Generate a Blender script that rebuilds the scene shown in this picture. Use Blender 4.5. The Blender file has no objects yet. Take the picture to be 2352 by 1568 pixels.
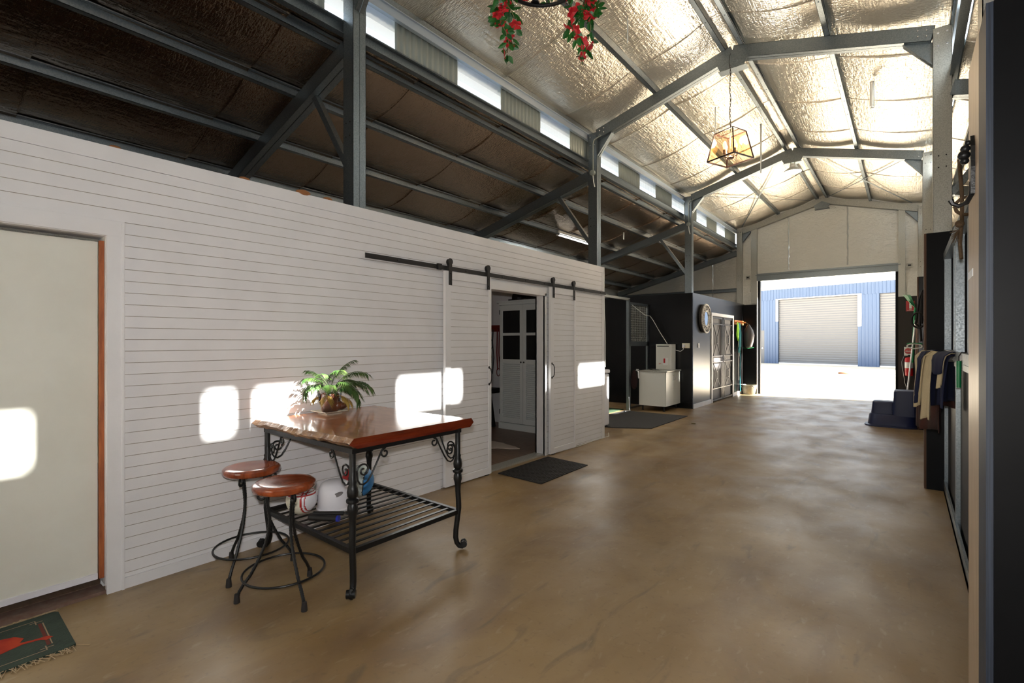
import bpy, math, random
from mathutils import Vector, Matrix
random.seed(7)
PI = math.pi
D = bpy.data
sc = bpy.context.scene
C = sc.collection

# ------------------------------------------------------------------ camera, world, sun, exposure
cam = D.objects.new('camera', D.cameras.new('camera')); C.objects.link(cam)
cam.location = (0, 0, 1.5); cam.rotation_euler = (PI/2, 0, math.atan(907/1120))
cam.data.sensor_width = 36; cam.data.lens = 36*1120/2352; cam.data.clip_end = 300
sc.camera = cam
w = D.worlds.new('world'); sc.world = w; w.use_nodes = True
bgn = w.node_tree.nodes['Background']
bgn.inputs['Color'].default_value = (0.80, 0.90, 1.0, 1); bgn.inputs['Strength'].default_value = 1.9
sun = D.objects.new('sun', D.lights.new('sun', 'SUN')); C.objects.link(sun)
sun.data.energy = 64; sun.data.angle = math.radians(1.1); sun.data.color = (1, .95, .86)
sun.location = (6, 5, 12)
sun.rotation_euler = Vector((-4.1, -1.0, -3.52)).to_track_quat('-Z', 'Y').to_euler()
fl = D.objects.new('camera_flash', D.lights.new('camera_flash', 'AREA')); C.objects.link(fl)      # the photographer's flash, just above the lens
fl.location = (0, -.03, 1.63); fl.rotation_euler = (PI/2+.05, 0, math.atan(907/1120)+.05); fl.data.shape = 'RECTANGLE'
fl.data.size = .09; fl.data.size_y = .05; fl.data.energy = 45; fl.data.color = (1, .98, .97)
vs = sc.view_settings
vs.view_transform = 'Standard'; vs.look = 'None'; vs.gamma = 1.0; vs.use_curve_mapping = False
vs.exposure = 0.4

# ------------------------------------------------------------------ helpers
def lin(r, g, b):
    f = lambda c: (c/255/12.92) if c/255 <= .04045 else ((c/255+.055)/1.055)**2.4
    return (f(r), f(g), f(b), 1)

def mat(name, col, rough=.6, metal=0, col2=None, nscale=6, detail=4, bump=0, bscale=40, stretch=None, emis=None, estr=0,
        trans=0, coat=0, spec=.5, rough2=None, ramp=(.35, .65), bdist=.01, alpha=1):
    m = D.materials.new(name); m.use_nodes = True
    nt = m.node_tree; p = nt.nodes['Principled BSDF']; L = nt.links.new
    p.inputs['Base Color'].default_value = col; p.inputs['Roughness'].default_value = rough
    p.inputs['Metallic'].default_value = metal; p.inputs['Specular IOR Level'].default_value = spec
    p.inputs['Coat Weight'].default_value = coat; p.inputs['Coat Roughness'].default_value = .08
    p.inputs['Transmission Weight'].default_value = trans; p.inputs['Alpha'].default_value = alpha
    if emis:
        p.inputs['Emission Color'].default_value = emis; p.inputs['Emission Strength'].default_value = estr
    if col2 or bump or rough2 is not None:
        tc = nt.nodes.new('ShaderNodeTexCoord'); mp = nt.nodes.new('ShaderNodeMapping')
        L(tc.outputs['Object'], mp.inputs['Vector'])
        if stretch: mp.inputs['Scale'].default_value = stretch
    if col2 or rough2 is not None:
        n = nt.nodes.new('ShaderNodeTexNoise'); n.inputs['Scale'].default_value = nscale; n.inputs['Detail'].default_value = detail
        n.inputs['Roughness'].default_value = .6
        L(mp.outputs[0], n.inputs['Vector'])
        mr = nt.nodes.new('ShaderNodeMapRange'); mr.inputs[1].default_value = ramp[0]; mr.inputs[2].default_value = ramp[1]
        L(n.outputs['Fac'], mr.inputs[0])
        if col2:
            mx = nt.nodes.new('ShaderNodeMix'); mx.data_type = 'RGBA'
            mx.inputs[6].default_value = col; mx.inputs[7].default_value = col2
            L(mr.outputs[0], mx.inputs[0]); L(mx.outputs[2], p.inputs['Base Color'])
        if rough2 is not None:
            mr2 = nt.nodes.new('ShaderNodeMapRange'); mr2.inputs[3].default_value = rough; mr2.inputs[4].default_value = rough2
            L(mr.outputs[0], mr2.inputs[0]); L(mr2.outputs[0], p.inputs['Roughness'])
    if bump:
        n2 = nt.nodes.new('ShaderNodeTexNoise'); n2.inputs['Scale'].default_value = bscale; n2.inputs['Detail'].default_value = 5
        L(mp.outputs[0], n2.inputs['Vector'])
        b = nt.nodes.new('ShaderNodeBump'); b.inputs['Strength'].default_value = bump; b.inputs['Distance'].default_value = bdist
        L(n2.outputs['Fac'], b.inputs['Height']); L(b.outputs[0], p.inputs['Normal'])
    return m

class MB:
    def __init__(s): s.v = []; s.f = []; s.mi = []; s.m = 0; s.T = None
    def add(s, vs_, fs):
        o = len(s.v)
        if s.T is not None: vs_ = [s.T @ Vector(v) for v in vs_]
        s.v += [tuple(v) for v in vs_]
        for f in fs: s.f.append(tuple(i+o for i in f)); s.mi.append(s.m)
        return s
    def box(s, x0, x1, y0, y1, z0, z1):
        return s.add([(x0,y0,z0),(x1,y0,z0),(x1,y1,z0),(x0,y1,z0),(x0,y0,z1),(x1,y0,z1),(x1,y1,z1),(x0,y1,z1)],
                     [(0,3,2,1),(4,5,6,7),(0,1,5,4),(1,2,6,5),(2,3,7,6),(3,0,4,7)])
    def obox(s, c, sx, sy, sz, R):
        vs_ = []
        for z in (-1,1):
            for x, y in ((-1,-1),(1,-1),(1,1),(-1,1)):
                vs_.append(Vector(c) + R @ Vector((x*sx/2, y*sy/2, z*sz/2)))
        return s.add(vs_, [(0,3,2,1),(4,5,6,7),(0,1,5,4),(1,2,6,5),(2,3,7,6),(3,0,4,7)])
    def bar(s, p, q, w_, h, up=(0,0,1)):
        p = Vector(p); q = Vector(q); d = (q-p); l = d.length; d.normalize()
        side = d.cross(Vector(up)).normalized(); u = side.cross(d)
        R = Matrix((d, side, u)).transposed()
        return s.obox((p+q)/2, l, w_, h, R)
    def cee(s, p, q, w_, h, t=.004, lip=.015, up=(0,0,1), flip=1):
        """open C section from p to q: web on one side, two flanges and lips"""
        p = Vector(p); q = Vector(q); d = (q-p).normalized()
        side = d.cross(Vector(up)).normalized()*flip; u = side.cross(d)*flip
        prof = [(-w_/2,-h/2,-w_/2+t,h/2),(-w_/2,-h/2,w_/2,-h/2+t),(-w_/2,h/2-t,w_/2,h/2),(w_/2-t,-h/2,w_/2,-h/2+lip),(w_/2-t,h/2-lip,w_/2,h/2)]
        for a0,b0,a1,b1 in prof:
            vs_ = []
            for P in (p,q):
                for a,b in ((a0,b0),(a1,b0),(a1,b1),(a0,b1)): vs_.append(P+side*a+u*b)
            s.add(vs_, [(0,3,2,1),(4,5,6,7),(0,1,5,4),(1,2,6,5),(2,3,7,6),(3,0,4,7)])
        return s
    def tube(s, pts, r, n=8, cap=True, sx=1, closed=False):
        pts = [Vector(p) for p in pts]; N = len(pts)
        rs = r if isinstance(r, (list, tuple)) else [r]*N
        prev = None; vs_ = []
        for i, p in enumerate(pts):
            if closed: d = pts[(i+1) % N]-pts[i-1]
            else: d = pts[min(i+1, N-1)]-pts[max(i-1, 0)]
            if d.length < 1e-9: d = Vector((0,0,1))
            d.normalize()
            if prev is None:
                a = Vector((0,0,1)) if abs(d.z) < .9 else Vector((1,0,0))
                e = d.cross(a).normalized()
            else:
                e = (prev - d*prev.dot(d))
                e = e.normalized() if e.length > 1e-6 else d.orthogonal().normalized()
            prev = e; g = d.cross(e)
            for k in range(n):
                t = 2*PI*k/n; vs_.append(p + e*math.cos(t)*rs[i]*sx + g*math.sin(t)*rs[i])
        fs = []
        for i in range(N if closed else N-1):
            j = (i+1) % N
            for k in range(n):
                k2 = (k+1) % n; fs.append((i*n+k, i*n+k2, j*n+k2, j*n+k))
        if cap and not closed:
            fs.append(tuple(range(n))[::-1]); fs.append(tuple((N-1)*n+k for k in range(n)))
        return s.add(vs_, fs)
    def lathe(s, prof, c=(0,0,0), n=24, R=None, cap=True):
        vs_ = []; c = Vector(c)
        for r, z in prof:
            for k in range(n):
                t = 2*PI*k/n; v = Vector((r*math.cos(t), r*math.sin(t), z))
                vs_.append(c + (R @ v if R else v))
        fs = []
        for i in range(len(prof)-1):
            for k in range(n):
                k2 = (k+1) % n; fs.append((i*n+k, i*n+k2, (i+1)*n+k2, (i+1)*n+k))
        if cap:
            fs.append(tuple(range(n))[::-1]); fs.append(tuple((len(prof)-1)*n+k for k in range(n)))
        return s.add(vs_, fs)
    def prism(s, poly, fn, a, b):
        """2D polygon poly extruded from a to b, fn(u,v,t)->3D"""
        n = len(poly)
        vs_ = [fn(u,v,a) for u,v in poly] + [fn(u,v,b) for u,v in poly]
        fs = [tuple(range(n))[::-1], tuple(range(n,2*n))] + [(i,(i+1)%n,n+(i+1)%n,n+i) for i in range(n)]
        return s.add(vs_, fs)
    def grid(s, fn, nu, nv):
        vs_ = [fn(i/nu, j/nv) for j in range(nv+1) for i in range(nu+1)]
        fs = [(j*(nu+1)+i, j*(nu+1)+i+1, (j+1)*(nu+1)+i+1, (j+1)*(nu+1)+i) for j in range(nv) for i in range(nu)]
        return s.add(vs_, fs)
    def ball(s, c, r, n=20, m=12, sx=1, sy=1, sz=1):
        prof = [(max(r*math.sin(PI*i/m), 1e-4), -r*math.cos(PI*i/m)) for i in range(m+1)]
        o = len(s.v); s.lathe(prof, (0,0,0), n)
        for i in range(o, len(s.v)):
            x, y, z = s.v[i]; s.v[i] = (c[0]+x*sx, c[1]+y*sy, c[2]+z*sz)
        return s
    def build(s, name, mats, parent=None, smooth=False, bevel=0, solid=0, kind=None):
        me = D.meshes.new(name)
        off = Vector((0,0,0)); p = parent
        while p: off += p.location; p = p.parent
        me.from_pydata([(x-off.x, y-off.y, z-off.z) for x,y,z in s.v], [], s.f)
        if not isinstance(mats, (list, tuple)): mats = [mats]
        for m in mats: me.materials.append(m)
        for poly, mi in zip(me.polygons, s.mi):
            poly.material_index = mi; poly.use_smooth = smooth
        me.update()
        o = D.objects.new(name, me); C.objects.link(o)
        if parent: o.parent = parent
        if kind: o['kind'] = kind
        if solid:
            md = o.modifiers.new('solid', 'SOLIDIFY'); md.thickness = solid; md.offset = 0
        if bevel:
            md = o.modifiers.new('bevel', 'BEVEL'); md.width = bevel; md.segments = 2; md.limit_method = 'ANGLE'; md.angle_limit = math.radians(40)
        if smooth:
            try: me.set_sharp_from_angle(angle=math.radians(38))
            except Exception: pass
        return o

def tag(o, label, cat, group=None):
    o['label'] = label; o['category'] = cat
    if group: o['group'] = group
    return o
def thing(name, label, cat, loc=(0,0,0), group=None):
    o = D.objects.new(name, None); o.empty_display_size = .1; C.objects.link(o); o.location = loc
    return tag(o, label, cat, group)
def copy_tree(o, parent=None):
    c = o.copy(); C.objects.link(c); c.parent = parent
    for ch in list(o.children): copy_tree(ch, c)
    return c
def text(body, loc, size, m, parent, rot=(PI/2,0,0), name='lettering', ext=.0006):
    cu = D.curves.new(name, 'FONT'); cu.body = body; cu.size = size; cu.extrude = ext; cu.align_x = 'CENTER'; cu.align_y = 'CENTER'
    cu.materials.append(m)
    oc = D.objects.new(name, cu); C.objects.link(oc)
    bpy.context.view_layer.update()
    me = D.meshes.new_from_object(oc.evaluated_get(bpy.context.evaluated_depsgraph_get())); me.name = name
    D.objects.remove(oc); D.curves.remove(cu)
    o = D.objects.new(name, me); C.objects.link(o); o.parent = parent
    o.location = Vector(loc)-parent.location; o.rotation_euler = rot
    return o
def spiral(cx, cz, r0, r1, a0, a1, n=18):
    return [(cx+(r0+(r1-r0)*i/n)*math.cos(a0+(a1-a0)*i/n), cz+(r0+(r1-r0)*i/n)*math.sin(a0+(a1-a0)*i/n)) for i in range(n+1)]

# ------------------------------------------------------------------ materials
M = {}
M['white'] = mat('white_paint', lin(228,226,226), .42, col2=lin(222,220,220), nscale=3, bump=.05, bscale=60)
M['groove'] = mat('board_joint', lin(176,166,156), .8)
M['door'] = mat('cream_door_paint', lin(226,224,212), .5, col2=lin(218,215,202), nscale=2)
M['orange'] = mat('raw_jamb_timber', lin(176,98,48), .6, col2=lin(140,72,32), nscale=5, stretch=(8,8,1))
M['galv'] = mat('galvanised_steel', lin(140,147,150), .36, .9, col2=lin(122,130,134), nscale=90, detail=2, rough2=.48)
M['galvlight'] = mat('galvanised_steel_mottled_lit', lin(188,188,180), .4, .6, col2=lin(158,156,148), nscale=90, detail=3, ramp=(.4,.7))  # mottled steel, base lightened to carry the brighter light at the far gable
M['black'] = mat('black_film_ply', lin(8,8,10), .26, spec=.38)
M['blackm'] = mat('black_film_ply_dull', lin(15,16,18), .5, spec=.14, col2=lin(12,13,15), nscale=8)
M['plyedge'] = mat('ply_edge_painted', lin(54,63,78), .6, col2=lin(34,42,54), nscale=5, stretch=(40,60,.5))
M['plybrown'] = mat('ply_edge_brown', lin(96,66,46), .7)
M['timber'] = mat('jamb_timber', lin(196,176,150), .45, col2=lin(176,152,124), nscale=5, stretch=(14,14,.8))
M['iron'] = mat('black_iron', lin(28,28,28), .38, .4, bump=.15, bscale=90)
M['blackmetal'] = mat('black_track_metal', lin(40,38,38), .5, .3)
M['tabletop'] = mat('varnished_redwood', lin(176,112,66), .28, col2=lin(146,82,42), nscale=3.2, stretch=(1.2,5,3), coat=.8, bump=.05, bscale=20)
M['edgewood'] = mat('polished_red_edge', lin(112,42,20), .25, col2=lin(84,26,12), nscale=4, stretch=(3,1,6), coat=.5)
M['liveedge'] = mat('weathered_live_edge', lin(176,142,110), .45, col2=lin(112,78,54), nscale=9, stretch=(1,1,2.5), bump=.9, bscale=22, coat=.3, bdist=.02)
M['seat'] = mat('varnished_seat_timber', lin(164,80,42), .22, col2=lin(96,38,18), nscale=3.5, stretch=(1,5,1), coat=.8)
M['plastic_white'] = mat('white_plastic', lin(228,226,230), .4)
M['cabwhite'] = mat('white_melamine', lin(226,226,218), .28)
M['cabint'] = mat('cabinet_paint', lin(222,226,222), .45)
M['glassdark'] = mat('cabinet_glass', lin(16,16,16), .08, spec=.6)
M['rubber'] = mat('black_rubber', lin(34,30,28), .7, bump=.3, bscale=60)
M['rubbergrey'] = mat('grey_rubber', lin(48,44,41), .8, col2=lin(38,35,33), nscale=30)
M['blueplastic'] = mat('dark_blue_plastic', lin(22,33,72), .42)
M['red'] = mat('red_paint', lin(190,24,30), .35)
M['whitesign'] = mat('sign_white', lin(240,240,238), .5)
M['green'] = mat('green_plastic', lin(16,122,70), .4)
M['leaf'] = mat('palm_leaf', lin(40,70,28), .5, col2=lin(76,98,42), nscale=9)
M['leafy'] = mat('palm_leaf_dry', lin(160,130,60), .6)
M['leafdark'] = mat('silk_leaf', lin(22,70,24), .45, col2=lin(34,102,30), nscale=14)
M['bloom'] = mat('silk_bloom', lin(178,10,32), .6, col2=lin(200,40,44), nscale=20)
M['stem'] = mat('silk_stem', lin(110,104,66), .7)
M['carved'] = mat('carved_brown_wood', lin(112,62,38), .35, col2=lin(48,28,20), nscale=12, bump=.4, bscale=30, coat=.3)
M['rope'] = mat('straw_rope', lin(96,76,54), .9, bump=.6, bscale=90)
M['cable'] = mat('white_cable', lin(225,225,220), .5)
M['steelbright'] = mat('bright_steel', lin(200,202,205), .25, 1)
M['bluesteel'] = mat('blue_cladding', lin(76,95,126), .5)
M['rollergrey'] = mat('beige_roller_door', lin(104,106,110), .55)
M['fascia'] = mat('white_fascia', lin(236,236,236), .5)
M['chrome'] = mat('chrome', lin(210,210,210), .15, 1)
M['lampwhite'] = mat('lamp_shade_white', lin(225,222,212), .4)
M['lampglow'] = mat('lamp_diffuser', lin(255,248,225), .5, emis=(1,.93,.78,1), estr=14)
M['tubeglow'] = mat('tube_glow', lin(255,255,255), .5, emis=(1,.97,.9,1), estr=6)
M['bulb'] = mat('filament_bulb', lin(255,190,80), .3, emis=(1,.55,.14,1), estr=7)
M['bronze'] = mat('bronze_frame', lin(54,34,28), .4, .6)
M['socket'] = mat('bulb_socket', lin(120,84,58), .6)
M['corr'] = mat('grey_corrugated', lin(152,158,150), .5, .25)
M['navy'] = mat('navy_cloth', lin(22,28,58), .85)
M['cream'] = mat('cream_cloth', lin(196,180,146), .95, bump=.4, bscale=150)
M['browncloth'] = mat('brown_blanket', lin(44,30,26), .9, col2=lin(72,34,22), nscale=6)
M['darkitem'] = mat('dark_item', lin(26,24,24), .5)
M['woodfloor'] = mat('timber_floor', lin(132,104,84), .4, col2=lin(104,80,62), nscale=4, stretch=(1,8,1))
M['cowhide'] = mat('cowhide', lin(215,200,185), .9)
M['stone'] = mat('bucket_rubber', lin(122,120,104), .6, col2=lin(92,90,76), nscale=8)
M['orangewood'] = mat('orange_pine', lin(206,128,62), .5)
M['limerope'] = mat('lime_rope', lin(150,205,60), .7)
M['tealrope'] = mat('teal_rope', lin(20,120,130), .7)
M['mirrorframe'] = mat('distressed_frame', lin(222,216,206), .55, col2=lin(150,142,132), nscale=30)
M['mirror'] = mat('mirror_glass', lin(225,230,232), .03, 1)
M['rugd'] = mat('green_rug', lin(40,52,44), .95, col2=lin(50,64,54), nscale=10, bump=.4, bscale=120)
M['rugr'] = mat('rug_rust', lin(150,32,14), .95, col2=lin(176,56,18), nscale=9)
M['rugb'] = mat('rug_border_line', lin(150,126,100), .95)
M['fringe'] = mat('rug_fringe', lin(176,154,122), .95)
M['brick'] = mat('brick_sill', lin(112,84,72), .85, col2=lin(124,104,92), nscale=20)
M['grass'] = mat('artificial_grass', lin(16,44,12), .9, bump=.6, bscale=200)
M['sisal'] = mat('debris', lin(96,86,50), .9)
M['yellowbox'] = mat('ivory_plastic', lin(214,208,186), .5)

# concrete floor: tan, blotched, with darker stains and long soft smears, slightly polished
def floor_mat():
    m = D.materials.new('concrete_floor'); m.use_nodes = True; nt = m.node_tree; L = nt.links.new; p = nt.nodes['Principled BSDF']
    tc = nt.nodes.new('ShaderNodeTexCoord')
    def noise(sc_, det, st=None, lo=.35, hi=.65, dist=0):
        n = nt.nodes.new('ShaderNodeTexNoise'); n.inputs['Scale'].default_value = sc_; n.inputs['Detail'].default_value = det
        n.inputs['Distortion'].default_value = dist
        mp = nt.nodes.new('ShaderNodeMapping')
        if st: mp.inputs['Scale'].default_value = st
        L(tc.outputs['Object'], mp.inputs['Vector']); L(mp.outputs[0], n.inputs['Vector'])
        r = nt.nodes.new('ShaderNodeMapRange'); r.inputs[1].default_value = lo; r.inputs[2].default_value = hi; L(n.outputs['Fac'], r.inputs[0])
        return r.outputs[0]
    def mixc(a, b, fac):
        x = nt.nodes.new('ShaderNodeMix'); x.data_type = 'RGBA'
        for v, s_ in ((a, 6), (b, 7)):
            if isinstance(v, tuple): x.inputs[s_].default_value = v
            else: L(v, x.inputs[s_])
        L(fac, x.inputs[0]); return x.outputs[2]
    def scale(f, k):
        q = nt.nodes.new('ShaderNodeMath'); q.operation = 'MULTIPLY'; q.inputs[1].default_value = k; L(f, q.inputs[0]); return q.outputs[0]
    c = mixc(lin(140,114,74), lin(120,95,60), noise(1.1, 6))
    c = mixc(c, lin(158,136,100), scale(noise(.7, 5, (1,.35,1), .5, .75), .7))
    c = mixc(c, lin(98,72,46), scale(noise(2.2, 8, (1,.5,1), .50, .74, .8), .7))
    c = mixc(c, lin(84,64,46), scale(noise(.9, 8, None, .56, .78, .6), .6))
    c = mixc(c, lin(84,72,56), scale(noise(7, 8, (1,.3,1), .60, .74, 1), .6))
    c = mixc(c, lin(164,148,122), scale(noise(24, 6, (1,.4,1), .60, .74, .5), .35))
    c = mixc(c, lin(92,72,50), scale(noise(30, 6, None, .58, .72), .35))
    L(c, p.inputs['Base Color']); p.inputs['Specular IOR Level'].default_value = .4; p.inputs['Coat Roughness'].default_value = .42
    cw = nt.nodes.new('ShaderNodeMapRange'); cw.inputs[3].default_value = .22; cw.inputs[4].default_value = .75; L(noise(2.4, 8, (1,.6,1), .36, .62, .6), cw.inputs[0]); L(cw.outputs[0], p.inputs['Coat Weight'])
    r = nt.nodes.new('ShaderNodeMapRange'); r.inputs[3].default_value = .38; r.inputs[4].default_value = .60
    L(noise(1.6, 6), r.inputs[0]); L(r.outputs[0], p.inputs['Roughness'])
    b = nt.nodes.new('ShaderNodeBump'); b.inputs['Strength'].default_value = .12; b.inputs['Distance'].default_value = .01
    L(noise(14, 6, None, .2, .8), b.inputs['Height']); L(b.outputs[0], p.inputs['Normal'])
    return m
M['floor'] = floor_mat()

# reflective insulation foil: silver, woven threads (fine bump), soft wrinkles
def foil_mat(name, col, rough, threads=1.0, wrinkle=.5, metal=.9):
    m = D.materials.new(name); m.use_nodes = True; nt = m.node_tree; L = nt.links.new; p = nt.nodes['Principled BSDF']
    p.inputs['Base Color'].default_value = col; p.inputs['Metallic'].default_value = metal; p.inputs['Roughness'].default_value = rough
    tc = nt.nodes.new('ShaderNodeTexCoord')
    h = None
    for sc_, st, k in ((70, (.16,1,1), .6*threads), (45, (1,.1,1), .35*threads), (4, (1,1,1), 1.6*wrinkle), (16, (1,.6,1), .8*wrinkle)):
        mp = nt.nodes.new('ShaderNodeMapping'); mp.inputs['Scale'].default_value = st; L(tc.outputs['Object'], mp.inputs['Vector'])
        n = nt.nodes.new('ShaderNodeTexNoise'); n.inputs['Scale'].default_value = sc_; n.inputs['Detail'].default_value = 2; L(mp.outputs[0], n.inputs['Vector'])
        q = nt.nodes.new('ShaderNodeMath'); q.operation = 'MULTIPLY'; q.inputs[1].default_value = k; L(n.outputs['Fac'], q.inputs[0])
        if h is None: h = q.outputs[0]
        else:
            a = nt.nodes.new('ShaderNodeMath'); a.operation = 'ADD'; L(h, a.inputs[0]); L(q.outputs[0], a.inputs[1]); h = a.outputs[0]
    b = nt.nodes.new('ShaderNodeBump'); b.inputs['Strength'].default_value = .8; b.inputs['Distance'].default_value = .014
    L(h, b.inputs['Height']); L(b.outputs[0], p.inputs['Normal'])
    return m
M['foil'] = foil_mat('roof_foil', lin(230,222,208), .31, 1.6, .8)
M['foilshade'] = foil_mat('lean_to_foil_shaded', lin(180,160,140), .24, 1.4, .7, 1.0)  # same silver foil, with lean-to shade and brown reflection put into the base colour
M['foilw'] = foil_mat('wall_foil', lin(222,220,212), .45, 1.2, .9, .75)
M['foilseam'] = mat('foil_tape_shiny', lin(238,238,232), .25, .35)

def clear_sheet():
    """thin translucent polycarbonate: lets most light straight through, scatters a little"""
    m = D.materials.new('polycarbonate_sheet'); m.use_nodes = True; nt = m.node_tree; nt.nodes.clear(); L = nt.links.new
    o = nt.nodes.new('ShaderNodeOutputMaterial'); t = nt.nodes.new('ShaderNodeBsdfTransparent'); t.inputs[0].default_value = (.9,.95,1,1)
    tr = nt.nodes.new('ShaderNodeBsdfTranslucent'); tr.inputs[0].default_value = (.85,.92,1,1)
    mx = nt.nodes.new('ShaderNodeMixShader'); mx.inputs[0].default_value = .25
    L(t.outputs[0], mx.inputs[1]); L(tr.outputs[0], mx.inputs[2]); L(mx.outputs[0], o.inputs[0]); return m
M['poly'] = clear_sheet()
def amber_glass():
    m = D.materials.new('smoky_amber_glass'); m.use_nodes = True; nt = m.node_tree; nt.nodes.clear(); L = nt.links.new
    o = nt.nodes.new('ShaderNodeOutputMaterial'); t = nt.nodes.new('ShaderNodeBsdfTransparent'); t.inputs[0].default_value = (.92,.78,.6,1)
    g = nt.nodes.new('ShaderNodeBsdfGlossy'); g.inputs['Roughness'].default_value = .1
    mx = nt.nodes.new('ShaderNodeMixShader'); mx.inputs[0].default_value = .08
    L(t.outputs[0], mx.inputs[1]); L(g.outputs[0], mx.inputs[2]); L(mx.outputs[0], o.inputs[0]); return m
M['amber'] = amber_glass()

# ------------------------------------------------------------------ main dimensions (metres)
RX = -1.76                     # ridge line
CL0, CL1 = -3.885, -3.735      # left post across the aisle
CR0, CR1 = 0.21, 0.36          # right post
PY = [-6.10, -1.84, 2.42, 6.70, 10.98, 15.27]   # front face of each portal post (13 cm deep)
PD = .13
def ztop(x): return 5.335 - .276*abs(x-RX)       # top of the aisle rafters
def zlean(x): return 4.18 - .262*(abs(x)-3.86)   # top of the left lean-to rafters
def zleanr(x): return 4.18 - .262*(x-.335)
YB, YE = -6.2, 15.42
XO, XR = -7.75, 4.35
def S(o): o['kind'] = 'structure'; return o

# ------------------------------------------------------------------ floor and ground
MB().box(XO-.1, XR+.1, YB-.1, YE+.05, -.25, 0).build('floor', M['floor'], kind='structure')
ground_m = mat('pale_yard_concrete', lin(226,214,196), .8, col2=lin(204,192,172), nscale=.6)
MB().add([(-60,YE+.05,-.02),(60,YE+.05,-.02),(60,120,-.02),(-60,120,-.02),(-60,-60,-.27),(60,-60,-.27),(60,YE+.05,-.27),(-60,YE+.05,-.27)],
         [(0,1,2,3),(4,5,6,7),(0,7,6,1)]).build('ground', ground_m, kind='structure')

# ------------------------------------------------------------------ foil ceilings (sheets sag between the purlins)
PX_MAIN = [-3.93, -2.80, -1.87, -1.65, -.72, .40]
PX_LEAN = [-4.02, -4.76, -5.60, -6.42, -7.24, -7.75]
def ceiling(name, xs, zf, sag, y0, y1, m):
    b = MB(); sw = 1.36; y = y0; k = 0
    rnd = random.Random(hash(name) % 97 if False else len(name))
    while y < y1-.01:
        ye = min(y+sw, y1)
        cols = []
        for i in range(len(xs)-1):
            a, c = xs[i], xs[i+1]; wd = abs(c-a); s_ = sag*min(1, wd/.8) if wd > .3 else .012
            for j in range(12):
                cols.append((a+(c-a)*j/12, j/12, s_))
        cols.append((xs[-1], 0, 0))
        ph = rnd.random()*6; n = len(cols)-1
        vs_ = []; ny = 7
        for j in range(ny+1):
            t = min(j, 6)/6; yy = y+(ye-y)*t + (.02 if j >= 6 else 0)
            for (x, u, s_) in cols:
                z = zf(x) - s_*4*u*(1-u)*(1+.12*math.sin(ph+t*2.2)) - .014*t + .003*math.sin(9*yy+ph*3+x*4)*(1 if s_ > .02 else 0) - (.012+.006*math.sin(5*x+ph) if j == 7 else 0)
                vs_.append((x, yy, z))
        fs = [(j*(n+1)+i, j*(n+1)+i+1, (j+1)*(n+1)+i+1, (j+1)*(n+1)+i) for j in range(ny) for i in range(n)]
        b.add(vs_, fs); y = ye; k += 1
    return b.build(name, m, smooth=True, kind='structure')
ceiling('ceiling', [-4.02]+PX_MAIN+[.50], lambda x: ztop(x)+.105, .055, YB, YE, M['foil'])
ceiling('ceiling_left', [-3.93]+PX_LEAN, lambda x: zlean(x)+.105, .06, YB, YE, M['foilshade'])
ceiling('ceiling_right', [.42, 1.24, 2.06, 2.88, 3.70, XR], lambda x: zleanr(x)+.105, .07, YB, YE, M['foil'])
# roof sheeting above the foil
b = MB()
for x0, x1, zf in ((-4.06, RX, lambda x: ztop(x)+.16), (RX, .54, lambda x: ztop(x)+.16), (XO-.15, -3.95, lambda x: zlean(x)+.16), (.44, XR+.15, lambda x: zleanr(x)+.16)):
    b.add([(x0,YB-.1,zf(x0)),(x1,YB-.1,zf(x1)),(x1,YE+.1,zf(x1)),(x0,YE+.1,zf(x0)),(x0,YB-.1,zf(x0)+.03),(x1,YB-.1,zf(x1)+.03),(x1,YE+.1,zf(x1)+.03),(x0,YE+.1,zf(x0)+.03)],
          [(0,3,2,1),(4,5,6,7),(0,1,5,4),(1,2,6,5),(2,3,7,6),(3,0,4,7)])
b.build('roof', M['galv'], kind='structure')

# ------------------------------------------------------------------ clerestories: corrugated strips with clear sheets
WIN = [(-5.80+1.616*k, -5.80+1.616*k+.755) for k in range(13)]     # clear sheets, about half of the run
def corr(b, x, y0, y1, z0, z1, pitch=.076, dep=.016):
    n = max(2, int((y1-y0)/pitch*8)); 
    vs_ = []
    for i in range(n+1):
        y = y0+(y1-y0)*i/n; xx = x+dep/2*math.sin(2*PI*y/pitch)
        vs_ += [(xx,y,z0),(xx,y,z1)]
    b.add(vs_, [(2*i,2*i+2,2*i+3,2*i+1) for i in range(n)])
wn = 0
for side, x in (('left', -3.955), ('right', .43)):
    b = MB(); prev = YB
    for y0, y1 in WIN:
        corr(b, x, prev, y0, 4.28, 4.80); prev = y1
    corr(b, x, prev, YE, 4.28, 4.80)
    b.build('wall_upper_'+side, M['corr'], smooth=True, kind='structure', solid=.002)
    for y0, y1 in WIN:
        wn += 1; b = MB(); corr(b, x, y0, y1, 4.28, 4.80)
        b.build('window_%d' % wn, M['poly'], smooth=True, kind='structure')
tag(MB().box(-4.14,-4.0,YB,YE,4.60,4.72).build('roof_gutter', M['fascia']), 'outside gutter seen through the top of the left clear sheets', 'gutter')
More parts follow.
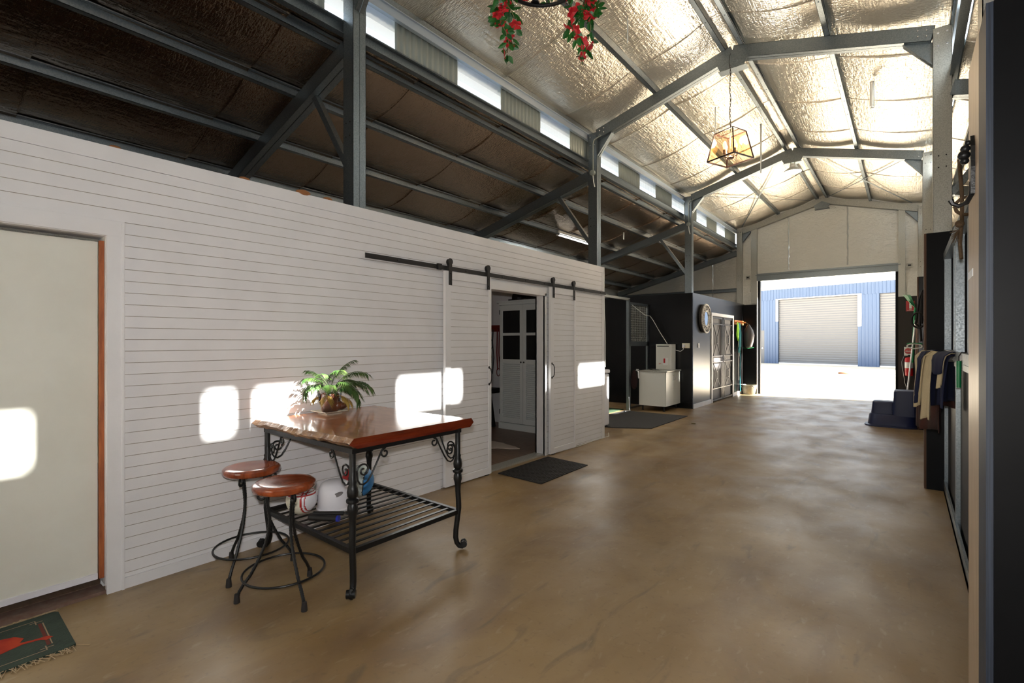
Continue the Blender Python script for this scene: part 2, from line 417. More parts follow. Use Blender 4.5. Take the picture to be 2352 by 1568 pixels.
# fixed flashing along the head and girt below the clear sheets
for nm, s_, x in (('trim_1', 1, -3.895), ('trim_2', -1, .37)):
    b = MB(); b.box(min(x,x-.045*s_), max(x,x-.045*s_), YB, YE, 4.665, 4.745); b.box(min(x,x+.02*s_), max(x,x+.02*s_), YB, YE, 4.745, 4.755)
    b.build(nm, mat('eave_flashing', lin(176,188,200), .4, .5), kind='structure')
def steel(name, b, label, cat, group=None, m='galv'):
    return tag(b.build(name, M[m]), label, cat, group)
for s_, x, nm in ((1, -3.90, 'galvanised girt below the left clerestory sheets'), (-1, .375, 'galvanised girt below the right clerestory sheets')):
    b = MB(); b.cee((x,YB,4.285),(x,YE,4.285),.05,.12,lip=.012,flip=s_); b.box(min(x-.03*s_,x+.035*s_),max(x-.03*s_,x+.035*s_),YB,YE,4.222,4.226)
    steel('clerestory_girt', b, nm, 'girt')

# ------------------------------------------------------------------ steel frame
ordn = ['behind the viewer', 'nearest the viewer, beside the hanging flower wreath', 'second along, where the glass lantern hangs', 'third along, where the white bell lamp hangs', 'against the far gable wall']
knee = lambda b, x, y, s_: None
for k, py in enumerate(PY):
    if k == 0: nm = 'at the near end wall'
    elif k == 1: nm = 'just behind the viewer'
    else: nm = ['', '', 'by the flower wreath', 'by the glass lantern', 'by the bell lamp', 'against the far gable wall'][k]
    ym = py+PD/2
    end = (k == 5)  # far portal takes the lighter steel, its brighter lighting put into the colour
    for side, x0, x1 in (('left', CL0, CL1), ('right', CR0, CR1)):
        xm = (x0+x1)/2; t = thing('steel_post', 'galvanised double-channel steel post, %s row, %s' % (side, nm), 'steel post', (xm, ym, 0))
        b = MB(); top = ztop(x0 if side == 'left' else x1)
        for s_ in (-1, 1):
            b.box(x0, x1, ym-s_*0.003-.0015, ym-s_*.003+.0015, 0, top)
            yo = ym + s_*PD/2
            b.box(x0, x1, min(yo, yo-s_*.004), max(yo, yo-s_*.004), 0, top)        # webs to the outside
            for xf in (x0, x1-.003):
                b.box(xf, xf+.003, min(ym+s_*.004, yo), max(ym+s_*.004, yo), 0, top)
        o = b.build('column', M['galvlight' if (side == 'right' or end) else 'galv'], t)
        if k > 1:
            for zz in (top-.06, top-.19):
                for xx in (x0+.04, x1-.04):
                    MB().lathe([(.011,0),(.011,.006),(.006,.006),(.006,.012)], (xx, py, zz), 8, Matrix.Rotation(PI/2, 3, 'X')).build('bolt', M['steelbright'], t)
            for zz in (3.30, 3.42):
                for xx in (x0+.045, x1-.045): MB().lathe([(.007,0),(.007,.003)], (xx, py, zz), 8, Matrix.Rotation(PI/2, 3, 'X')).build('bolt_hole', M['darkitem'], t)
    for side, xa, xb in (('left', CL1, RX), ('right', CR0, RX)):
        t = thing('portal_rafter', 'galvanised double-channel roof rafter on the %s slope, %s' % (side, nm), 'rafter', (xa, ym, ztop(xa)))
        za, zb = ztop(xa)-.08, ztop(xb)-.08
        b = MB()
        for s_ in (-1, 1):
            b.cee((xa, ym+s_*PD/4, za), (xb, ym+s_*PD/4, zb), PD/2-.004, .155, flip=s_ if side == 'left' else -s_)
        b.build('channel', M['galvlight' if end else 'galv'], t)
        # haunch plate with folded lower edge
        s_ = 1 if side == 'left' else -1
        hp = [(xa, ztop(xa)-.15), (xa+s_*.26, ztop(xa+s_*.26)-.155), (xa+s_*.22, ztop(xa+s_*.22)-.185), (xa, ztop(xa)-.42)]
        b = MB(); b.prism(hp, lambda u,v,t_: (u,t_,v), ym-.004, ym+.004)
        b.bar((xa+s_*.24, ym, ztop(xa+s_*.24)-.17), (xa, ym, ztop(xa)-.40), .085, .006, up=(0,0,1))
        b.build('haunch_plate', M['galv'], t)
        if not end and k > 1:
            for xx in (.05, .12): 
                for dz in (.05, .11): MB().lathe([(.010,0),(.010,.006),(.006,.012)], (xa+s_*xx, ym-PD/2, ztop(xa+s_*xx)-dz), 8, Matrix.Rotation(PI/2,3,'X')).build('bolt', M['steelbright'], t)
    t = thing('apex_plate', 'folded steel apex plate joining the two rafters, %s' % nm, 'bracket', (RX, ym, ztop(RX)-.2))
    ap = [(RX-.19, ztop(RX-.19)-.145), (RX, ztop(RX)-.10), (RX+.19, ztop(RX+.19)-.145), (RX+.15, ztop(RX)-.29), (RX-.15, ztop(RX)-.29)]
    MB().prism(ap, lambda u,v,t_: (u,t_,v), ym-PD/2-.006, ym-PD/2-.001).build('plate', M['galv'], t)
    MB().box(RX-.17, RX+.17, ym-PD/2-.006, ym+PD/2, ztop(RX)-.30, ztop(RX)-.293).build('bottom_flange', M['galv'], t)
    # lean-to rafters and their knee braces
    xo = XO+.05
    t = thing('lean_to_rafter', 'dark sloping lean-to rafter left of the aisle, %s' % nm, 'rafter', (CL0, ym, 4.0))
    b = MB()
    for s_ in (-1, 1): b.cee((CL0, ym+s_*.034, zlean(CL0)-.078), (xo, ym+s_*.034, zlean(xo)-.078), .064, .152, flip=-s_)
    b.build('channel', M['galv'], t)
    if k != 5:
        t2 = tag(MB().bar((CL0+.02, ym, 3.02), (-4.50, ym, 3.92), .06, .055, up=(0,1,0)).build('knee_brace', M['galv']), 'short diagonal knee brace under the left lean-to rafter, %s' % nm, 'brace')
    t = thing('lean_to_rafter', 'lean-to rafter right of the aisle behind the stall fronts, %s' % nm, 'rafter', (CR1, ym, 4.0))
    b = MB()
    for s_ in (-1, 1): b.cee((CR1, ym+s_*.034, zleanr(CR1)-.078), (XR, ym+s_*.034, zleanr(XR)-.078), .064, .152, flip=s_)
    b.build('channel', M['galv'], t)
    if k != 5:
        tag(MB().bar((CR1, ym, 3.02), (.98, ym, 3.92), .06, .055, up=(0,1,0)).build('knee_brace', M['galv']), 'short diagonal knee brace under the right lean-to rafter, %s' % nm, 'brace')
names = ['at the left eave', 'halfway up the left slope', 'left of the ridge', 'right of the ridge', 'halfway up the right slope', 'at the right eave']
for x, nm in zip(PX_MAIN, names):
    z = ztop(x)+.05
    if nm.endswith('eave'): x = x+(.0 if x < -1 else -.03)
    b = MB(); b.cee((x,YB,z),(x,YE,z),.056,.10,lip=.014,flip=1 if x > RX else -1)
    n = 0
    for k in range(40):
        yy = YB+.3+k*.54; b.lathe([(.006,0),(.006,.006)], (x, yy, z-.05), 6, Matrix.Rotation(PI,3,'X'))
    steel('roof_purlin', b, 'long galvanised roof purlin %s of the aisle roof' % nm, 'purlin', m='galv')
names = ['highest, just under the left clerestory', 'second down', 'third down', 'fourth down', 'lowest']
for x, nm in zip(PX_LEAN[:-1], names):
    z = zlean(x)+.045
    b = MB(); b.cee((x,YB,z),(x,YE,z),.058,.10,lip=.012,flip=1); steel('lean_to_purlin', b, 'purlin under the dark left lean-to roof, %s of the five' % nm, 'purlin')
names = ['highest', 'second down', 'third down', 'lowest']
for x, nm in zip([.62, 1.24, 2.06, 2.88], names):
    z = zleanr(x)+.045
    b = MB(); b.cee((x,YB,z),(x,YE,z),.058,.10,lip=.014,flip=1); steel('lean_to_purlin', b, 'purlin under the right lean-to roof, %s of the four' % nm, 'purlin')
# crossed strap bracing in the last bay
for (a, c, nm) in (((-3.7,11.2),(-2.0,15.1),'left slope, rising away from the left post'), ((-2.0,11.2),(-3.7,15.1),'left slope, falling away from the bell lamp'),
                   ((.1,11.2),(-1.6,15.1),'right slope, rising away from the right post'), ((-1.6,11.2),(.1,15.1),'right slope, falling away from the bell lamp')):
    tag(MB().bar((a[0],a[1],ztop(a[0])-.01),(c[0],c[1],ztop(c[0])-.01),.03,.003).build('strap_brace', M['galv']), 'thin steel strap in the far bay, '+nm, 'brace')
# conduit and junction boxes on the left posts
for k, nm in ((3, 'on the left post by the lantern'), (4, 'on the left post by the bell lamp')):
    ym = PY[k]; t = thing('junction_box', 'small grey junction box with conduit '+nm, 'junction box', (CL1-.04, ym, 4.2))
    x = CL0+.09
    MB().lathe([(.042,0),(.042,.04),(.03,.045)], (x, ym-.005, 4.12), 14, Matrix.Rotation(PI/2,3,'X')).build('box', M['corr'], t, smooth=True)
    MB().tube([(x,ym-.012,4.16),(x,ym-.012,4.58),(x+.02,ym-.012,4.63),(x+.14,ym-.012,4.67)], .009).build('conduit', M['corr'], t, smooth=True)
    MB().tube([(x,ym-.012,4.08),(x+.01,ym-.012,3.98),(x+.03,ym-.012,3.9)], .008).build('cable', M['cable'], t, smooth=True)

# ------------------------------------------------------------------ outer walls
def quad_wall(name, pts, m, th=(0,.05,0)):
    b = MB(); n = len(pts); q = [Vector(p)+Vector(th) for p in pts]
    b.add(list(pts)+[tuple(v) for v in q], [tuple(range(n)), tuple(range(n,2*n))[::-1]]+[(i,(i+1)%n,n+(i+1)%n,n+i) for i in range(n)])
    return b.build(name, m, kind='structure')
# far gable wall with the roller-door opening (X -3.33..-.165, Z 0..3.22)
b = MB(); DX0, DX1, DZ = -3.33, -.165, 3.24
YW = 15.40
def wq(x0,x1,z0,z1a,z1b): b.add([(x0,YW,z0),(x1,YW,z0),(x1,YW,z1b),(x0,YW,z1a),(x0,YW+.06,z0),(x1,YW+.06,z0),(x1,YW+.06,z1b),(x0,YW+.06,z1a)],
    [(0,1,2,3),(7,6,5,4),(0,4,5,1),(1,5,6,2),(2,6,7,3),(3,7,4,0)])
zt = lambda x: ztop(x)+.14
wq(-3.9, DX0, 0, zt(-3.9), zt(DX0)); wq(DX1, .37, 0, zt(DX1), zt(.37))
wq(DX0, RX, DZ, zt(DX0), zt(RX)); wq(RX, DX1, DZ, zt(RX), zt(DX1))
wq(XO, -3.9, 0, zlean(XO)+.14, zlean(-3.9)+.14); wq(.37, XR, 0, zleanr(.37)+.14, zleanr(XR)+.14)
b.build('wall_back', M['foilw'], kind='structure')
for i, (x, z0, z1) in enumerate(((-2.56, 3.50, 5.02), (-1.20, 3.50, 5.14), (-4.6, 2.7, 3.9))):
    bb = MB(); n = 26; vs_ = []
    rr = random.Random(i)
    for k in range(n+1):
        z = z0+(z1-z0)*k/n; d = .006*rr.uniform(-1,1); ww = .013+.006*rr.random()
        vs_ += [(x-ww+d, YW-.004, z), (x+d, YW-.016-.006*rr.random(), z), (x+ww+d, YW-.004, z)]
    bb.add(vs_, [(3*k,3*k+1,3*k+4,3*k+3) for k in range(n)]+[(3*k+1,3*k+2,3*k+5,3*k+4) for k in range(n)])
    bb.build('trim_%d' % (20+i), M['foilseam'], kind='structure')
b = MB(); b.box(DX0-.05, DX1+.05, YW-.09, YW-.002, DZ-.01, DZ+.20); b.box(DX0-.05, DX1+.05, YW-.12, YW-.002, DZ+.15, DZ+.165)
b.build('trim_3', M['galv'], kind='structure')       # roller-door header channel
b = MB()
b.box(DX0-.02, DX0+.0, YW-.10, YW+.02, 0, DZ); b.build('trim_4', M['fascia'], kind='structure')
b = MB(); b.box(DX0, DX0+.06, YW-.06, YW+.06, 0, DZ); b.build('trim_5', M['blackm'], kind='structure')
b = MB(); b.box(DX1-.055, DX1, YW-.06, YW+.06, 0, DZ); b.build('trim_6', M['blackm'], kind='structure')
# gable-wall mullion posts beside the roller door, lean-to girts and rafter on the wall
for x0, x1, nm in ((-3.50, DX0-.02, 'left'), (DX1, -.03, 'right')):
    t = tag(MB().box(x0, x1, YW-.10, YW-.003, 2.60, ztop(x0)-.1).build('door_post', M['galvlight']), 'light galvanised upright on the far gable wall, %s of the roller door' % nm, 'steel post')
b = MB().cee((XO,YW-.04,3.02),(CL0,YW-.04,3.02),.06,.10); steel('wall_girt', b, 'dark horizontal girt across the far end wall of the left lean-to', 'girt')
for x, nm in ((-3.60, 'left'), (.05, 'right')):
    t = thing('isolator_bracket', 'small slotted steel bracket on the far gable wall, %s of the roller door' % nm, 'bracket', (x, YW-.03, 3.36))
    MB().box(x-.055,x+.055,YW-.05,YW-.004,3.31,3.41).build('plate', M['galvlight'], t)
    MB().box(x-.03,x+.03,YW-.055,YW-.05,3.34,3.38).build('slot', M['darkitem'], t)
# side and rear walls
quad_wall('wall_left', [(XO,YB,0),(XO,YE,0),(XO,YE,3.3),(XO,YB,3.3)], M['foilw'], (-.05,0,0))
quad_wall('wall_right', [(XR,YB,0),(XR,YE,0),(XR,YE,3.3),(XR,YB,3.3)], M['foilw'], (.05,0,0))
b = MB(); YW2 = YB-.02
for x0,x1,z0,a,c in ((XO,-3.9,0,zlean(XO)+.14,zlean(-3.9)+.14),(-3.9,-3.3,0,zt(-3.9),zt(-3.3)),(-3.3,RX,3.2,zt(-3.3),zt(RX)),(RX,-.2,3.2,zt(RX),zt(-.2)),(-.2,.37,0,zt(-.2),zt(.37)),(.37,XR,0,zleanr(.37)+.14,zleanr(XR)+.14)):
    b.add([(x0,YW2,z0),(x1,YW2,z0),(x1,YW2,c),(x0,YW2,a),(x0,YW2-.06,z0),(x1,YW2-.06,z0),(x1,YW2-.06,c),(x0,YW2-.06,a)],[(0,1,2,3),(7,6,5,4),(0,4,5,1),(1,5,6,2),(2,6,7,3),(3,7,4,0)])
b.build('wall_front', M['foilw'], kind='structure')
# rear doorway: unseen roller door, gap added below it to light the near end
b = MB()
for k in range(30): 
    z = 3.2-.1*k
    if z > 1.0: b.box(-3.3,-.2,YW2-.04,YW2-.02-(.01 if k%2 else 0),z-.1,z)
b.build('door_1', M['rollergrey'], kind='structure')

# ------------------------------------------------------------------ white timber-clad tack-room wall (left of the aisle)
XL = -3.70; PITCH = .0711; WT = 2.665
def boards(b, x, y0, y1, z0, z1, th=.022, phase=2.152, g=.0034, dep=.003):
    """horizontal V-jointed boards, face at x; material 0 = paint, 1 = joint"""
    zs = []; k0 = math.ceil((z0-phase)/PITCH+.02); z = phase+k0*PITCH
    while z < z1-.012: zs.append(z); z += PITCH
    edges = [z0]
    prof = [(x, z0)]; mis = []
    for z in zs:
        prof += [(x, z-g/2), (x-dep, z), (x, z+g/2)]; mis += [0, 1, 1]
    prof.append((x, z1)); mis.append(0)
    vs_ = []
    for px_, pz in prof: vs_ += [(px_, y0, pz), (px_, y1, pz)]
    for i in range(len(prof)-1):
        b.m = mis[i]; q = [vs_[2*i], vs_[2*i+1], vs_[2*i+3], vs_[2*i+2]]; b.add(q, [(0,1,2,3)])
    b.m = 0
    xb = x-th
    b.add([(x,y0,z0),(xb,y0,z0),(xb,y0,z1),(x,y0,z1),(x,y1,z0),(xb,y1,z0),(xb,y1,z1),(x,y1,z1)], [(0,1,2,3),(7,6,5,4),(0,4,5,1),(3,2,6,7),(1,5,6,2)])
b = MB(); TB = 2.572
DY0, DY1 = -.16, .735          # cream door opening
OY0, OY1 = 4.10, 5.25          # tack-room opening
for y0, y1, z0, z1 in ((YB, DY0, 0, TB), (DY0, DY1, 2.13, TB), (DY1, OY0, 0, TB), (OY0, OY1, 2.13, TB), (OY1, 6.80, 0, TB)):
    boards(b, XL, y0, y1, z0, z1)
b.build('wall_tack_front', [M['white'], M['groove']], kind='structure')
MB().box(XL-.03, XL+.004, YB, 6.875, TB+.002, WT).build('trim_7', M['white'], kind='structure')        # capping board
MB().box(XL-.15, XL+.006, 6.80, 6.875, 0, TB).build('trim_8', M['white'], kind='structure')            # end board
b = MB(); inner = -3.83
for y0, y1, z0 in ((YB, DY0, 0), (DY0, DY1, 2.13), (DY1, OY0, 0), (OY0, OY1, 2.13), (OY1, 6.86, 0)):
    b.box(inner-.02, inner, y0, y1, z0, 2.60)
b.box(-7.7, inner, 6.84, 6.88, 0, 2.60)
b.build('wall_tack_inner', M['white'], kind='structure')
b = MB(); b.box(-7.7, inner-.03, -.5, 6.84, .0, .012); b.build('floor_tack_room', M['woodfloor'], kind='structure')
# unseen part-ceiling added far back to keep the tack room dim
b = MB(); b.box(-7.7, inner-.02, 2.6, 6.84, 2.60, 2.62); b.build('ceiling_tack_shade', M['white'], kind='structure')
# casing of the cream door
b = MB(); cw = .085
b.box(XL, XL+.018, DY1, DY1+cw, 0, 2.215); b.box(XL, XL+.018, DY0-cw, DY0, 0, 2.215); b.box(XL, XL+.019, DY0-cw, DY1+cw, 2.13, 2.222)
b.box(XL+.018, XL+.026, DY1+cw-.016, DY1+cw-.002, .0, 2.21)
b.build('trim_9', M['white'], bevel=.002, kind='structure')
b = MB(); b.box(XL, XL+.014, DY1+cw, 3.40, 0, .065); b.build('baseboard_left', M['white'], kind='structure')
b = MB(); b.box(XL-.16, XL, DY1-.003, DY1, .05, 2.13); b.box(XL-.16, XL, DY0, DY0+.003, .05, 2.13); b.box(XL-.16, XL, DY0, DY1, 2.127, 2.13); b.build('trim_10', M['white'], kind='structure')
b = MB(); b.box(XL-.055, XL-.030, DY1-.026, DY1-.004, .09, 2.10); b.build('trim_11', M['orange'], kind='structure')
t = D.objects.new('door_2', None); C.objects.link(t); t['kind'] = 'structure'; t.location = (XL-.07, DY1, 0)
MB().box(XL-.10, XL-.062, DY0+.01, DY1-.028, .085, 2.095).build('door_leaf', M['door'], t)
MB().box(XL-.062, XL-.048, DY0+.01, DY1-.03, .085, .118).build('weather_seal', M['plastic_white'], t)
MB().box(XL-.13, XL-.006, DY0, DY1, 0, .02).build('trim_12', M['brick'], kind='structure')
# jambs of the tack-room opening
b = MB(); b.box(XL-.15, XL+.012, OY1, OY1+.03, 0, 2.13); b.box(XL-.15, XL+.012, OY0-.03, OY0, 0, 2.13); b.box(XL-.15, XL+.012, OY0-.03, OY1+.03, 2.10, 2.17)
b.build('trim_13', M['white'], kind='structure')
MB().box(XL-.16, XL-.01, OY0, OY1, 0, .022).build('trim_14', M['galvlight'], kind='structure')

# ------------------------------------------------------------------ sliding barn doors and their track
def barn_door(y0, y1, label, hy):
    t = thing('sliding_door', label, 'sliding door', (XL+.05, (y0+y1)/2, .01))
    x1 = XL+.052; fw = .075
    b = MB(); boards(b, x1-.012, y0+fw, y1-fw*.55, .08, 2.15, th=.02)
    b.build('board_panel', [M['white'], M['groove']], t)
    b = MB(); b.box(x1-.034, x1, y0, y0+fw, .012, 2.22); b.box(x1-.034, x1, y1-fw*.55, y1, .012, 2.22)
    b.box(x1-.034, x1, y0+fw, y1-fw*.55, 2.14, 2.22); b.box(x1-.034, x1, y0+fw, y1-fw*.55, .012, .08)
    b.build('frame', M['white'], t)
    h = MB(); h.tube([(x1, hy, 1.03), (x1+.025, hy, 1.035), (x1+.038, hy, 1.07), (x1+.04, hy, 1.115), (x1+.038, hy, 1.16), (x1+.025, hy, 1.195), (x1, hy, 1.20)], .006)
    h.lathe([(.013,0),(.013,.005)], (x1,hy,1.02), 10, Matrix.Rotation(PI/2,3,'Y')); h.lathe([(.013,0),(.013,.005)], (x1,hy,1.21), 10, Matrix.Rotation(PI/2,3,'Y'))
    h.build('pull_handle', M['blackmetal'], t, smooth=True)
    for yy in (y0+.065, y1-.055):
        hb = MB(); hb.box(x1+.001, x1+.008, yy-.021, yy+.021, 2.08, 2.32)
        hb.lathe([(.034,0),(.034,.006)], (x1+.001, yy, 2.32), 20, Matrix.Rotation(PI/2,3,'Y'))
        hb.box(x1-.028, x1-.022, yy-.016, yy+.016, 2.27, 2.32)
        hr = hb.build('hanger', M['blackmetal'], t)
        MB().lathe([(.036,0),(.036,.008),(.03,.008),(.03,.013),(.036,.013),(.036,.02)], (x1-.022, yy, 2.315), 20, Matrix.Rotation(PI/2,3,'Y')).build('wheel', M['blackmetal'], hr)
        bb = MB()
        for zz in (2.12, 2.20): bb.lathe([(.009,0),(.009,.005),(.005,.008)], (x1+.008, yy, zz), 8, Matrix.Rotation(PI/2,3,'Y'))
        bb.build('bolt', M['blackmetal'], hr)
    return t
barn_door(3.43, 4.135, 'left white boarded sliding barn door behind the table corner', 4.095)
barn_door(5.315, 5.95, 'right white boarded sliding barn door beyond the tack-room doorway', 5.345)
t = thing('door_track', 'long black flat steel track carrying the white barn doors', 'door track', (XL+.03, 4.6, 2.27))
MB().box(XL+.024, XL+.032, 2.50, 6.87, 2.232, 2.276).build('rail', M['blackmetal'], t)
for yy in (2.85, 3.30, 3.75, 4.35, 4.80, 5.2, 5.7, 6.2, 6.7):
    s_ = MB(); s_.lathe([(.011,0),(.011,.026)], (XL, yy, 2.254), 10, Matrix.Rotation(PI/2,3,'Y')); s_.lathe([(.009,0),(.009,.004),(.004,.007)], (XL+.032, yy, 2.254), 8, Matrix.Rotation(PI/2,3,'Y'))
    s_.build('standoff', M['blackmetal'], t)
for yy in (3.36,): MB().box(XL+.022, XL+.05, yy-.025, yy+.025, 2.225, 2.285).build('end_stop', M['blackmetal'], t)
t = tag(MB().box(XL+.01, XL+.05, 4.04, 4.10, 0, .018).build('floor_guide', M['blackmetal']), 'small black floor guide under the left barn door corner', 'door guide')
tag(MB().box(XL+.01, XL+.05, 5.36, 5.42, 0, .018).build('floor_guide', M['blackmetal']), 'small black floor guide under the right barn door corner', 'door guide')
tag(MB().tube([(XL+.03,5.5,.006),(XL+.05,6.0,.006),(XL+.03,6.5,.006),(XL+.04,6.95,.006),(XL-.1,7.2,.006)], .005).build('floor_cable', M['cable'], smooth=True), 'thin white cable lying along the foot of the white wall', 'cable')
tag(MB().tube([(XL+.012,6.84,2.65),(XL+.014,6.85,2.3),(XL+.014,6.86,1.95),(XL+.018,6.885,1.6),(XL+.014,6.885,1.1)], .004).build('hanging_cable', M['cable'], smooth=True), 'thin cable running down the end of the white wall', 'cable')
# clods of nesting mud on the wall top
for i, (y, r) in enumerate(((1.05,.02),(1.25,.016),(1.9,.02),(2.95,.028))[:0]): pass
for i, (y, r, nm) in enumerate(((.78,.016,'smallest, nearest the door corner'),(1.52,.02,'between the door corner and the near post'),(1.96,.032,'largest, left of the near post'),(2.17,.022,'next to the near post'))):
    b = MB(); b.ball((XL-.015, y, WT+r*.3), r, 12, 8, 1, 1.9, .8)
    tag(b.build('mud_clod', mat('dried_mud', lin(150,100,60), .95, bump=1, bscale=60), smooth=True), 'orange-brown mud clod on white wall top, '+nm, 'mud clod')

# ------------------------------------------------------------------ tack-room contents
t = thing('storage_cabinet', 'tall white cabinet with glazed upper and louvred lower doors in tack room', 'cabinet', (-5.0, 6.6, .012))
cx0, cx1, cy, ct = -5.46, -4.42, 6.38, 2.19
MB().box(cx0+.02, cx1-.02, cy+.045, 6.82, .10, ct-.05).build('body', M['cabint'], t)
MB().box(cx0-.005, cx1+.005, cy, 6.83, .012, .12).build('plinth', M['cabint'], t)
b = MB(); b.box(cx0-.03, cx1+.03, cy-.025, 6.83, ct-.03, ct); b.box(cx0, cx1, cy+.0, 6.83, ct-.07, ct-.03); b.build('cornice', M['cabint'], t)
cm = (cx0+cx1)/2
for k, (x0, x1, kx) in enumerate(((cx0+.02, cm-.003, cm-.03), (cm+.003, cx1-.02, cm+.03))):
    fw = .062; b = MB()
    b.box(x0,x0+fw,cy+.005,cy+.028,.13,ct-.08); b.box(x1-fw,x1,cy+.005,cy+.028,.13,ct-.08)
    for z0, z1 in ((.13,.22),(1.14,1.20),(1.60,1.645),(ct-.17,ct-.08)): b.box(x0+fw,x1-fw,cy+.005,cy+.028,z0,z1)
    d = b.build('door', M['cabint'], t)
    MB().box(x0+fw,x1-fw,cy+.016,cy+.020,1.20,ct-.17).build('glass', M['glassdark'], d)
    l = MB(); n = 27
    for i in range(n):
        z = .235+(.90)*i/n
        l.add([(x0+fw,cy+.006,z),(x1-fw,cy+.006,z),(x1-fw,cy+.028,z+.020),(x0+fw,cy+.028,z+.020),(x0+fw,cy+.006,z+.007),(x1-fw,cy+.006,z+.007)],[(0,1,5,4),(4,5,2,3),(0,3,2,1)])
    l.build('louvres', M['cabint'], d)
    MB().ball((kx,cy-.012,1.155),.014,10,8).build('knob', M['blackmetal'], d, smooth=True)
    if k == 0:
        for z in (.3,1.2,2.0): MB().box(x0-.004,x0+.006,cy-.002,cy+.006,z-.04,z+.04).build('hinge', M['blackmetal'], d)
for i, (x, nm) in enumerate(((-5.15,'left one on the cabinet top, with a fluffy cover'), (-4.85,'middle one on the cabinet top'), (-4.58,'right one on the cabinet top'))):
    b = MB(); b.lathe([(.10,0),(.125,.02),(.12,.09),(.095,.15),(.05,.185),(.005,.195)], (x,6.55,ct), 18); b.box(x-.09,x+.09,6.37,6.46,ct,ct+.02)
    tag(b.build('riding_helmet', M['darkitem'], smooth=True), 'black riding helmet, '+nm, 'helmet', 'riding helmets on the cabinet')
t = thing('bridle_rack', 'reddish wooden rack with hanging black bridles inside tack room', 'rack', (-5.9, 6.82, 1.76))
MB().box(-6.5,-5.62,6.805,6.838,1.68,1.80).build('backboard', mat('red_brown_board', lin(112,36,24), .5), t)
for x in (-6.3,-6.05,-5.8): MB().tube([(x,6.805,1.73),(x,6.76,1.73),(x,6.745,1.75)], .006).build('hook', M['blackmetal'], t)
b = MB()
for dx, zz in ((0,.62),(.05,.9),(-.04,1.0)):
    b.tube([(-5.98+dx,6.77,1.72),(-5.99+dx,6.76,1.5),(-5.96+dx,6.765,1.2),(-5.99+dx,6.76,zz)], .011, 6)
b.tube([(-5.98+.05*math.cos(a),6.755,1.45+.09*math.sin(a)) for a in [i*PI/8 for i in range(16)]], .007, 6, closed=True)
tag(b.build('bridle', M['darkitem'], smooth=True), 'black leather bridle hanging on the tack-room rack', 'bridle')
b = MB()
for dx in (-.03,.02): b.tube([(-5.80+dx,6.775,1.74),(-5.81+dx,6.77,1.3),(-5.79+dx,6.77,.98)], .012, 6)
b.tube([(-5.80+.04*math.cos(a),6.765,.94+.07*math.sin(a)) for a in [i*PI/8 for i in range(16)]], .007, 6, closed=True)
tag(b.build('lead_strap', mat('dark_red_strap', lin(110,20,26), .7), smooth=True), 'dark red lead strap hanging beside the black bridle', 'strap')
t = thing('saddle_bench', 'dark wooden trestle bench in the tack room left of the cabinet', 'bench', (-6.0, 6.5, 0))
MB().box(-6.7,-5.60,6.25,6.60,.60,.68).build('top', M['darkitem'], t)
for x in (-6.6,-5.72):
    MB().bar((x-.12,6.42,.012),(x,6.42,.60),.06,.06,up=(0,1,0)).build('leg', M['darkitem'], t); MB().bar((x+.10,6.42,.012),(x,6.42,.60),.06,.06,up=(0,1,0)).build('leg', M['darkitem'], t)
b = MB(); pts = []
for i in range(26):
    a = 2*PI*i/26; r = 1+.22*math.sin(3*a+.5)+.1*math.sin(7*a); pts.append((-4.95+.62*r*math.cos(a), 5.22+.30*r*math.sin(a)))
b.prism(pts, lambda u,v,t_: (u,v,t_), .012, .018); tag(b.build('cowhide_rug', M['cowhide']), 'pale cowhide rug on the tack-room timber floor', 'rug')

# ------------------------------------------------------------------ wrought-iron table
TX0, TX1, TY0, TY1, TZ = -3.60, -2.52, 1.63, 2.49, .872
t = thing('iron_table', 'slab-topped table with live edge and scrolled black iron legs', 'table', ((TX0+TX1)/2, (TY0+TY1)/2, 0))
# slab: irregular live edge on the near-left and far sides
rnd = random.Random(3); n = 40
near = []; far = []
for i in range(n+1):
    u = i/n; x = -3.685+(1.185)*u
    near.append((x, 1.575+.012*math.sin(u*9)+.008*rnd.uniform(-1,1)+.03*u)); far.append((x, 2.60+.012*math.sin(u*7+1)+.008*rnd.uniform(-1,1)))
b = MB(); zt_, zb_ = .932, .874
def row(pts, f): return [f(p) for p in pts]
top_n = [(x,y+.012,zt_) for x,y in near]; mid_n = [(x-.006,y-.012+.006*rnd.uniform(-1,1),.905+.006*rnd.uniform(-1,1)) for x,y in near]; bot_n = [(x,y+.028+.008*rnd.uniform(-1,1),zb_) for x,y in near]
top_f = [(x,y-.01,zt_) for x,y in far]; mid_f = [(x,y+.012,.903) for x,y in far]; bot_f = [(x,y-.022,zb_) for x,y in far]
N1 = n+1; rows = [bot_n, mid_n, top_n, top_f, mid_f, bot_f]
vs_ = [p for r_ in rows for p in r_]; o0 = 0
fs_live = []; fs_top = []
b.v = vs_
def addf(r0, r1, mi):
    for i in range(n): b.f.append((r0*N1+i, r0*N1+i+1, r1*N1+i+1, r1*N1+i)); b.mi.append(mi)
addf(0,1,1); addf(1,2,1); addf(2,3,0); addf(3,4,1); addf(4,5,1); addf(5,0,2)
for i in (0, n): b.f.append(tuple(r_*N1+i for r_ in range(6))); b.mi.append(2)
b.build('slab_top', [M['tabletop'], M['liveedge'], M['edgewood']], t, bevel=.003)
b = MB()
for p, q in (((TX0-.02,TY0),(TX1+.02,TY0)),((TX0-.02,TY1),(TX1+.02,TY1)),((TX0,TY0),(TX0,TY1)),((TX1,TY0),(TX1,TY1))):
    b.bar((p[0],p[1],.860),(q[0],q[1],.860),.032,.030)
b.build('top_frame', M['iron'], t)
